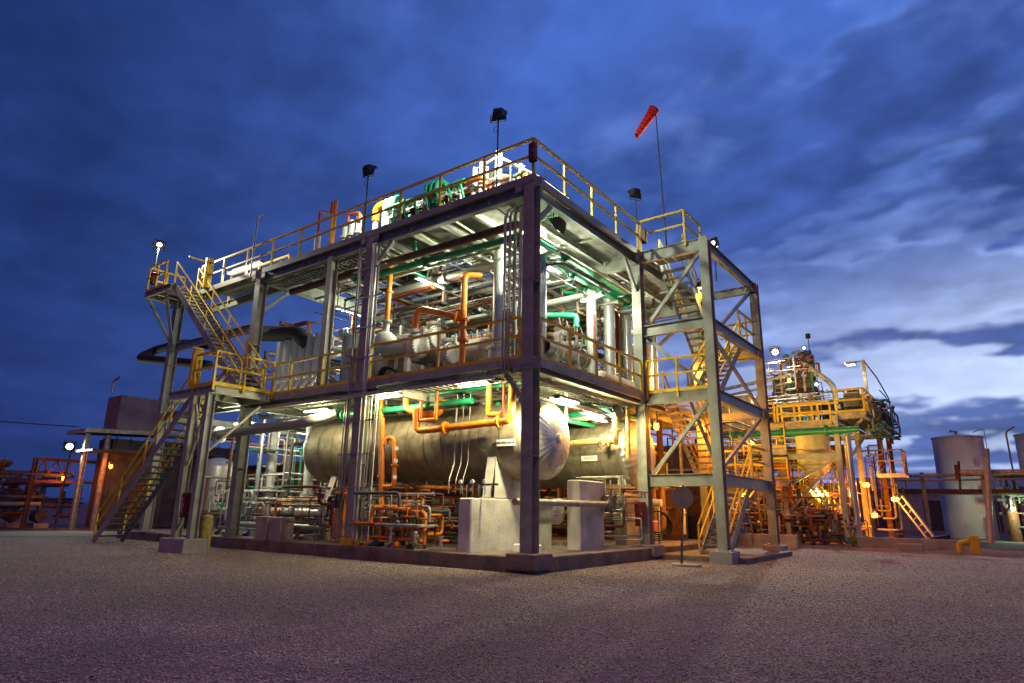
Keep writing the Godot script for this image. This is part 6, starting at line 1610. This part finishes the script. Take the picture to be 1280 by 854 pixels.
# ---------------------------------------------------------------- the shed and pipe rack at the far left
func left_yard():
	var s = thing("pump_shed", Vector3(-33, GROUND, -6), "brown open fronted shed with a sloped eave, lit orange, behind the outside stair", "shed")
	S_box(Vector3(-31.4, 2.1, -7.0), Vector3(1.8, 4.8, 7.5), "wall", "siding", s)
	for k in 10:
		S_bar(Vector3(-30.48, GROUND, -3.4 - k * 0.75), Vector3(-30.48, 4.6, -3.4 - k * 0.75), 0.05, 0.06, "siding_rib", "siding", s)
	for k in 2:
		S_bar(Vector3(-31.0 - k * 0.72, GROUND, -3.22), Vector3(-31.0 - k * 0.72, 4.6, -3.22), 0.06, 0.05, "siding_rib", "siding", s)
	var rm = Mb.new()
	rm.obox(Vector3(-30.9, 4.95, -6.2), Vector3(1.2, 0, 0), Vector3(0, 0.06, 0.0), Vector3(0, 0.25, -4.7))
	put(rm, "roof", "siding", s)
	S_bar(Vector3(-32.1, 4.72, -1.5), Vector3(-29.7, 4.72, -1.5), 0.08, 0.22, "fascia", "cream", s)
	S_bar(Vector3(-29.7, 4.75, -1.5), Vector3(-29.7, 5.2, -10.9), 0.08, 0.22, "fascia", "cream", s)
	var cm = Mb.new()
	cm.obox(Vector3(-29.4, 3.75, -5.0), Vector3(1.2, 0, 0), Vector3(0, 0.05, 0), Vector3(0, 0.1, -3.6))
	put(cm, "canopy", "siding", s)
	for z in [-1.7, -2.7]:
		S_beam(Vector3(-29.9, GROUND, z), Vector3(-29.9, 4.6, z), 0.22, 0.2, "post", "cream", s, Vector3.BACK)
	S_box(Vector3(-30.35, 1.0, -5.0), Vector3(0.1, 2.2, 1.1), "door", "rust", s)
	var pb = thing("roof_box", Vector3(-31.5, 5.1, -4.4), "plain grey brown plant box on the roof of the shed", "plant box")
	S_cbox(Vector3(-31.2, 6.0, -4.4), Vector3(1.7, 1.9, 2.4), 0.04, "box_body", "box_grey", pb)
	pipe([Vector3(-30.2, 7.0, -2.6), Vector3(-30.2, 7.6, -2.6), Vector3(-29.4, 7.8, -2.6)], 0.05, "galv", "thin hook pipe beside the plant box", "", [], "pipe", 0.15)
	bulb_lamp(Vector3(-28.7, 2.9, -2.6), 3.2, "orange lamp under the eave of the brown shed", Color(1, 0.5, 0.12))
	# big looped duct sticking out behind the outside stair
	pipe([Vector3(-18.5, 7.9, -2.0), Vector3(-21.8, 8.5, -2.0), Vector3(-24.4, 8.5, -2.0), Vector3(-24.3, 7.9, -1.2), Vector3(-21.0, 7.4, -1.6), Vector3(-18.6, 7.0, -1.8)], 0.2, "rubber", "dark duct looping out past the left corner column", "", [], "duct", 0.9)
	# pipe rack at the left border
	var t = thing("pipe_rack", Vector3(-32, GROUND, 1), "low reddish pipe rack running out of view at the left", "pipe rack")
	for p in [[-32.5, -0.4, 3.3], [-32.5, 1.1, 3.0], [-33, 4.0, 3.2], [-33, 7.0, 3.2], [-36, 0.2, 3.2]]:
		S_beam(Vector3(p[0], GROUND, p[1]), Vector3(p[0], p[2], p[1]), 0.2, 0.18, "rack_post", "rust", t, Vector3.BACK)
	for y in [1.25, 2.1, 2.9]:
		S_bar(Vector3(-32.5, y, 0.9), Vector3(-33.2, y, 9.5), 0.12, 0.14, "rack_beam", "rust", t)
	for k in 3:
		S_cyl(Vector3(-32.2 - k * 0.3, 2.25 + 0.75 * (k % 2), 0.6), Vector3(-32.8 - k * 0.3, 2.25 + 0.75 * (k % 2), 9.5), 0.09, "rack_pipe", "brown", t, 8)
	S_bar(Vector3(-32.5, 3.25, -0.5), Vector3(-32.5, 3.25, -3.4), 0.16, 0.16, "rack_beam", "rust", t)
	S_bar(Vector3(-32.5, 2.1, -0.5), Vector3(-32.5, 2.1, -3.4), 0.14, 0.14, "rack_beam", "rust", t)
	for k in 3:
		S_bar(Vector3(-32.5, 2.5, -0.5 - k * 0.6), Vector3(-32.5, 3.2, -0.8 - k * 0.6), 0.06, 0.06, "lacing", "rust", t)
		S_bar(Vector3(-32.5, 3.2, -0.8 - k * 0.6), Vector3(-32.5, 2.5, -1.1 - k * 0.6), 0.06, 0.06, "lacing", "rust", t)
	for k in 8:
		var o = thing("yard_pump", Vector3(-34 - k * 1.1, GROUND, -1.5 + k * 0.9), "dark pump set, %s counting left along the left pipe rack" % ORD[k], "pump", "dark pump sets at the left pipe rack")
		S_cyl(o.position + Vector3(-0.5, 0.6, 0), o.position + Vector3(0.4, 0.6, 0), 0.3, "motor", ["steel_dark", "rust", "steel"][k % 3], o, 12)
		S_cyl(o.position, o.position + UP * (1.3 + 0.4 * (k % 3)), 0.12, "riser", "steel_dark", o, 10)
		S_box(o.position + UP * 0.12, Vector3(1.4, 0.24, 0.7), "plinth", "concrete", o)
	var fl = flood(Vector3(-30.6, 3.9, -1.2), Vector3(-12, 0.5, 7.0), 30, "glaring white floodlight over the left pipe rack", Color(0.95, 1, 0.9), 70, 0.26, "flare_glow", "floodlights at the left yard", 1.0, 0.6)
	S_cyl(Vector3(-30.6, GROUND, -1.2), Vector3(-30.6, 4.0, -1.3), 0.05, "pole", "steel_dark", fl, 8)
	bulb_lamp(Vector3(-31.8, 2.3, -1.6), 1.6, "orange lamp among the left pipe rack", Color(1, 0.5, 0.12))
	pipe([Vector3(-31.0, 5.0, -1.6), Vector3(-36, 5.2, 6), Vector3(-44, 6.2, 20)], 0.025, "black", "sagging overhead wire from the shed to the left", "", [], "wire", 0.5)
	for k in 12:
		var o = thing("far_column", Vector3(-60 - (k % 4) * 9.0, GROUND, 12 - k * 5.0), "thin far off plant column, %s from the right beyond the road" % ORD[k], "column", "far plant columns beyond the road")
		S_cyl(o.position, o.position + UP * (2.6 + 0.9 * (k % 3)), 0.3, "shell", "steel_dark", o, 10)
		S_bar(o.position + Vector3(-1.5, 1.8, 0), o.position + Vector3(1.5, 1.8, 0), 0.15, 0.15, "cross_bar", "steel_dark", o)

# ---------------------------------------------------------------- small things
func text_on(parent: Node, s: String, at: Vector3, b: Basis, px: float, mat_: String):
	var tm = TextMesh.new()
	tm.text = s; tm.font_size = 16; tm.pixel_size = px; tm.depth = 0.004
	var sf = SystemFont.new(); sf.font_names = ["Droid Sans"]; sf.font_weight = 700
	tm.font = sf
	place(tm, "lettering", mat_, parent, at, b)

func red_box(c: Vector3, s: Vector3, label: String, text := ""):
	var t = thing("fire_box", c - Vector3(0, s.y / 2, 0), label, "fire box", "red fire boxes")
	S_cbox(c, s, 0.02, "box_body", "red", t)
	S_box(c + Vector3(0, 0, s.z / 2 + 0.008), Vector3(s.x * 0.8, s.y * 0.8, 0.014), "door", "red", t)
	S_box(c + Vector3(s.x * 0.3, 0, s.z / 2 + 0.022), Vector3(0.02, 0.07, 0.012), "handle", "steel_light", t)
	for k in text.length():
		text_on(t, text[k], c + Vector3(-0.02, s.y * 0.24 - k * s.y * 0.155, s.z / 2 + 0.018), Basis(), 0.0085, "plate_white")

func crowded_pipework():
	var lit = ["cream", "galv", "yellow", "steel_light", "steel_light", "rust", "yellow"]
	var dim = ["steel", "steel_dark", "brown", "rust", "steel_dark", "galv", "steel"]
	cluster("pipe_maze", "maze of amber lit pipes under the platform of the second unit", "pipework", Vector3(-3.6, 0.2, -26.5), Vector3(3.2, 4.8, -22.2), 90, lit + ["steel", "brown", "steel_dark"], 3, [0.02, 0.035, 0.055])
	cluster("pipe_maze", "low tangle of pipes at the foot of the second unit", "pipework", Vector3(-0.4, -0.2, -22.2), Vector3(3.4, 1.5, -20.9), 60, lit + ["green", "red_orange", "steel_dark", "brown"], 4, [0.025, 0.04, 0.06])
	cluster("pipe_maze", "pipes crowding the deck behind the yellow railing of the second unit", "pipework", Vector3(-3.2, 5.4, -26.5), Vector3(2.9, 7.2, -22.6), 60, ["steel", "rust", "green", "steel", "steel_dark", "steel_dark"], 5, [0.02, 0.035, 0.06])
	cluster("pipe_maze", "pipes around the dark exchanger at the top of the second unit", "pipework", Vector3(-0.8, 7.0, -25.8), Vector3(1.8, 9.5, -24.4), 36, ["rust", "cream", "steel", "green", "steel_dark", "galv"], 6, [0.025, 0.04, 0.06])
	cluster("pipe_maze", "dark pipes hanging along the right side of the second unit's deck", "pipework", Vector3(3.9, 4.9, -30.4), Vector3(4.5, 7.0, -22.4), 36, ["steel_dark", "green", "steel", "galv"], 7, [0.03, 0.05, 0.07])
	cluster("pipe_maze", "amber lit pipes between the orange legs of the second unit", "pipework", Vector3(3.2, 0.0, -30), Vector3(4.4, 4.8, -26.5), 30, ["rust", "brown", "steel_dark", "steel"], 8, [0.02, 0.035, 0.055])
	cluster("pipe_maze", "glowing pipework seen through the lower half of the stair tower", "pipework", Vector3(-3.4, 0.2, -19.4), Vector3(0.4, 4.6, -14.5), 70, lit + ["brown", "steel", "steel_dark"], 9, [0.02, 0.035, 0.055])
	cluster("pipe_maze", "reddish pipework in the back of the ground floor behind the vessels", "pipework", Vector3(-11.5, 0.3, -12.0), Vector3(-1.2, 4.0, -8.8), 60, ["brown", "rust", "orange", "steel", "cream", "red_orange"], 10)
	cluster("pipe_maze", "grey pipework filling the back of the upper floor", "pipework", Vector3(-11.8, 4.8, -11.8), Vector3(-1.0, 8.6, -5.2), 90, dim, 11, [0.03, 0.05, 0.08, 0.12])
	cluster("pipe_maze", "pipework between the front exchangers and the back of the upper floor", "pipework", Vector3(-11.0, 4.8, -5.2), Vector3(-2.0, 7.6, -3.0), 50, dim + ["orange"], 12)
	cluster("pipe_maze", "pipework hung close under the roof", "pipework", Vector3(-11.8, 7.9, -10.0), Vector3(-0.6, 9.1, -1.2), 60, dim, 13, [0.025, 0.04, 0.06])
	cluster("pipe_maze", "bright pipework close under the upper floor", "pipework", Vector3(-11.8, 3.95, -10.0), Vector3(-0.6, 4.3, -0.6), 36, ["galv", "steel", "steel_dark", "green", "red_orange"], 14, [0.02, 0.035, 0.05])
	cluster("pipe_maze", "white and green pipework crowding the roof deck", "pipework", Vector3(-6.6, 9.6, -3.0), Vector3(-1.0, 10.7, -1.0), 46, ["white", "green", "white", "cream", "red_orange", "galv"], 15, [0.03, 0.05, 0.07])
	cluster("pipe_maze", "grey pipework in the lit bay at the left end", "pipework", Vector3(-17.5, 0.2, -5.8), Vector3(-12.4, 4.0, -1.4), 44, ["galv", "steel", "white", "green", "rust", "steel_dark", "brown"], 16, [0.025, 0.04, 0.06])
	cluster("pipe_maze", "dim pipework on the upper floor behind the left columns", "pipework", Vector3(-18.0, 4.7, -6.0), Vector3(-10.5, 8.8, -3.2), 40, ["steel", "steel_dark", "galv", "cream", "rust"], 17, [0.04, 0.06, 0.1])
	cluster("pipe_maze", "dark pipework at the left pipe rack", "pipework", Vector3(-40, 0.0, -4), Vector3(-32.5, 2.9, 5), 40, ["steel_dark", "rust", "brown", "steel"], 18, [0.05, 0.08, 0.12])
	cluster("pipe_maze", "dark pipework under the lattice rack at the right border", "pipework", Vector3(9.0, -0.2, -37), Vector3(14, 3.2, -35.4), 40, ["steel_dark", "rust", "steel", "galv"], 19, [0.04, 0.07])
	var org = ["orange", "orange", "red_orange", "galv", "steel", "steel_dark", "rust"]
	cluster("pipe_maze", "small orange and grey pipes crowding the slab edge right of the middle column", "pipework", Vector3(-5.9, 0.08, -1.0), Vector3(-3.1, 1.1, 0.05), 46, org, 21, [0.018, 0.028, 0.045])
	cluster("pipe_maze", "orange and brown pipework in the shade under the largest vessel", "pipework", Vector3(-8.2, 0.1, -4.8), Vector3(-2.4, 1.7, -1.2), 44, ["orange", "brown", "rust", "steel", "red_orange", "galv", "cream"], 22, [0.025, 0.04, 0.06])
	cluster("pipe_maze", "fine tubing and valves under the right end of the rear vessel", "pipework", Vector3(-2.6, 0.2, -7.0), Vector3(-0.1, 1.7, -4.5), 36, ["galv", "brown", "cream", "rust", "steel"], 23, [0.015, 0.025, 0.04])
	cluster("pipe_maze", "small grey pipework and valves behind the rust stained blocks", "pipework", Vector3(-12.0, 0.1, -1.6), Vector3(-7.5, 1.3, -0.2), 36, ["galv", "steel", "orange", "white", "steel_dark", "rust"], 24, [0.02, 0.03, 0.045])
	# sheds and cabins that close the view under the vessels
	var w = thing("rear_wall", Vector3(-7, GROUND, -15.0), "long brown sheet metal wall behind the ground floor", "wall")
	for k in 66:
		var x = -37.5 + k * 0.55
		S_box(Vector3(x, 1.7, -15.0 + 0.04 * (k % 2)), Vector3(0.54, 4.1, 0.06), "wall_sheet", ["brown", "siding", "brown"][k % 3], w)
	S_bar(Vector3(-37.8, 3.8, -14.9), Vector3(-1.3, 3.8, -14.9), 0.14, 0.14, "wall_cap", "steel_dark", w)
	var w2 = thing("rear_wall", Vector3(-20, GROUND, -9.0), "dark sheet metal wall closing the left bay behind the white pipes", "wall")
	for k in 16:
		S_box(Vector3(-22.0 + k * 0.55, 1.5, -9.0 + 0.04 * (k % 2)), Vector3(0.54, 3.7, 0.06), "wall_sheet", "brown", w2)

func small_things():
	crowded_pipework()
	# windsock on the tower top
	var w = thing("windsock", Vector3(1.05, 9.5, -6.32), "red windsock hanging from a thin pole above the stair tower", "windsock")
	S_cyl(Vector3(1.05, 9.5, -6.32), Vector3(0.88, 14.8, -6.32), 0.03, "pole", "steel_dark", w, 8, 0.018)
	var hoop = Mb.new(); hoop.torus(Vector3(0.84, 14.75, -6.28), Vector3(-0.5, -0.75, 0.2).normalized(), 0.19, 0.012, 18); put(hoop, "hoop", "steel_dark", w)
	var c = Mb.new()
	var d = Vector3(-0.5, -0.75, 0.2).normalized()
	var f = c.frame(d)
	var prev = []
	for i in 9:
		var q = i / 8.0
		var ring = []
		for k in 20:
			var a = TAU * k / 20
			var rr = lerpf(0.2, 0.17, q) * (1.0 + 0.12 * sin(a * 3 + q * 5.0) * q)
			ring.append(Vector3(0.86, 14.78, -6.29) + d * q * 1.12 + Vector3(0, -0.06, 0) * q * q + f[0] * cos(a) * rr + f[1] * sin(a) * rr * (1.0 - 0.5 * q))
		if i > 0:
			for k in 20:
				var j = (k + 1) % 20
				var mid: Vector3 = Vector3(0.86, 14.78, -6.29) + d * q * 1.1
				c.tri(prev[k], prev[j], ring[j], (prev[k] - mid).normalized(), (prev[j] - mid).normalized(), (ring[j] - mid).normalized())
				c.tri(prev[k], ring[j], ring[k], (prev[k] - mid).normalized(), (ring[j] - mid).normalized(), (ring[k] - mid).normalized())
		prev = ring
	put(c, "sock", "wind_red", w)
	# the back of a round sign
	var s = thing("round_sign", Vector3(1.83, GROUND, -4.35), "back of a round grey sign on a post before the stair tower", "sign")
	S_bar(Vector3(1.83, GROUND, -4.35), Vector3(1.98, 1.72, -4.35), 0.05, 0.05, "post", "steel_dark", s)
	var n = Vector3(0.42, 0, 0.9).normalized()
	S_cyl(Vector3(1.96, 1.4, -4.31), Vector3(1.96, 1.4, -4.31) + n * 0.006 - n * 0.05, 0.29, "sign_plate", "box_grey", s, 32)
	S_cbox(Vector3(1.95, GROUND + 0.03, -4.4), Vector3(0.7, 0.08, 0.35), 0.02, "foot_block", "concrete", s)
	# red boxes
	red_box(Vector3(0.17, 10.1, 0.22), Vector3(0.2, 0.52, 0.16), "red box hung on the roof railing at the near corner")
	red_box(Vector3(0.35, 10.0, -6.12), Vector3(0.18, 0.5, 0.14), "red box on the railing at the top of the stair tower")
	red_box(Vector3(-12.0, 5.1, 0.18), Vector3(0.22, 0.62, 0.16), "red box on the upper floor railing by the left landing")
	red_box(Vector3(-11.0, 1.0, 2.33), Vector3(0.28, 0.72, 0.16), "red box lettered FIRE between the outside stair posts", "FIRE")
	red_box(Vector3(-17.9, 9.95, 1.38), Vector3(0.2, 0.5, 0.14), "red box on the railing of the top landing at the left")
	red_box(Vector3(-0.04, 0.95, -5.93), Vector3(0.3, 0.72, 0.2), "dark red extinguisher box on the foot of the bright corner column")
	var mk = thing("column_mark", Vector3(0.0, 1.4, -6.07), "small red numerals painted on the bright corner column", "painted mark")
	text_on(mk, "1", Vector3(-0.05, 1.5, -6.072), Basis(), 0.013, "red"); text_on(mk, "1", Vector3(0.05, 1.5, -6.072), Basis(), 0.013, "red")
	# hose hanging behind the bright column
	var h = thing("coiled_hose", Vector3(-0.4, 0.2, -8.0), "coil of black hose hanging behind the bright corner column", "hose")
	for k in 5:
		var m = Mb.new(); m.torus(Vector3(-0.4 + k * 0.02, 0.7 - 0.03 * k, -7.95 + k * 0.04), Vector3(0.3, 0, 1).normalized(), 0.34 + 0.03 * k, 0.022, 20); put(m, "hose_coil", "rubber", h)
	S_bar(Vector3(-0.4, GROUND, -8.06), Vector3(-0.4, 1.2, -8.06), 0.07, 0.07, "hose_post", "steel", h)
	# yellow bollard and loose blocks
	var y = thing("bollard", Vector3(-10.72, GROUND, 1.75), "stubby yellow bollard beside the base of the outside stair posts", "bollard")
	var bm = Mb.new(); bm.lathe(Vector3(-10.72, GROUND, 1.75), UP, [Vector2(0.18, 0), Vector2(0.18, 0.98), Vector2(0.15, 1.05), Vector2(0.001, 1.09)], 20); put(bm, "bollard_post", "yellow_faded", y)
	var q1 = Mb.new(); q1.cbox(Vector3(-1.0, 0.08, -1.35), Vector3(0.7, 0.2, 0.3), 0.02)
	tag(put(q1, "loose_block", "plate_white"), "low white block on the slab right of the near column", "block")
	for k in 3:
		var st = thing("drain_post", Vector3(-2.6 - k * 0.9, 0, 0.12), "little pale stub post on the slab edge, %s left of the tall pale pier" % ORD[k], "post", "little stub posts on the slab edge")
		S_cyl(st.position, st.position + UP * (0.32 + 0.08 * k), 0.035, "stub", "insulator", st, 10)
		S_cyl(st.position + UP * (0.32 + 0.08 * k), st.position + UP * (0.36 + 0.08 * k), 0.055, "stub_cap", "insulator", st, 10)
	var gp = thing("yellow_gate", Vector3(-11.9, 4.64, 2.25), "yellow safety gate at the head of the lower outside stair", "gate")
	S_cbox(Vector3(-11.95, 5.35, 2.12), Vector3(0.12, 1.4, 0.34), 0.02, "gate_post", "yellow", gp)
	S_bar(Vector3(-11.95, 5.9, 2.12), Vector3(-11.95, 5.9, 1.2), 0.05, 0.05, "gate_bar", "yellow", gp)
	var gq = thing("yellow_gate", Vector3(-15.9, 9.5, 0.4), "yellow safety gate at the head of the upper outside stair", "gate")
	S_cbox(Vector3(-15.95, 10.15, 0.15), Vector3(0.12, 1.3, 0.3), 0.02, "gate_post", "yellow", gq)
	S_bar(Vector3(-15.95, 10.6, 0.15), Vector3(-15.95, 10.6, 1.0), 0.05, 0.05, "gate_bar", "yellow", gq)
	pipe([Vector3(-12.6, 9.3, 0.25), Vector3(-12.6, 11.7, 0.25), Vector3(-12.3, 11.7, 0.25)], 0.035, "galv", "thin grey mast with a short arm at the left column of the roof", "", [], "mast", 0.08)
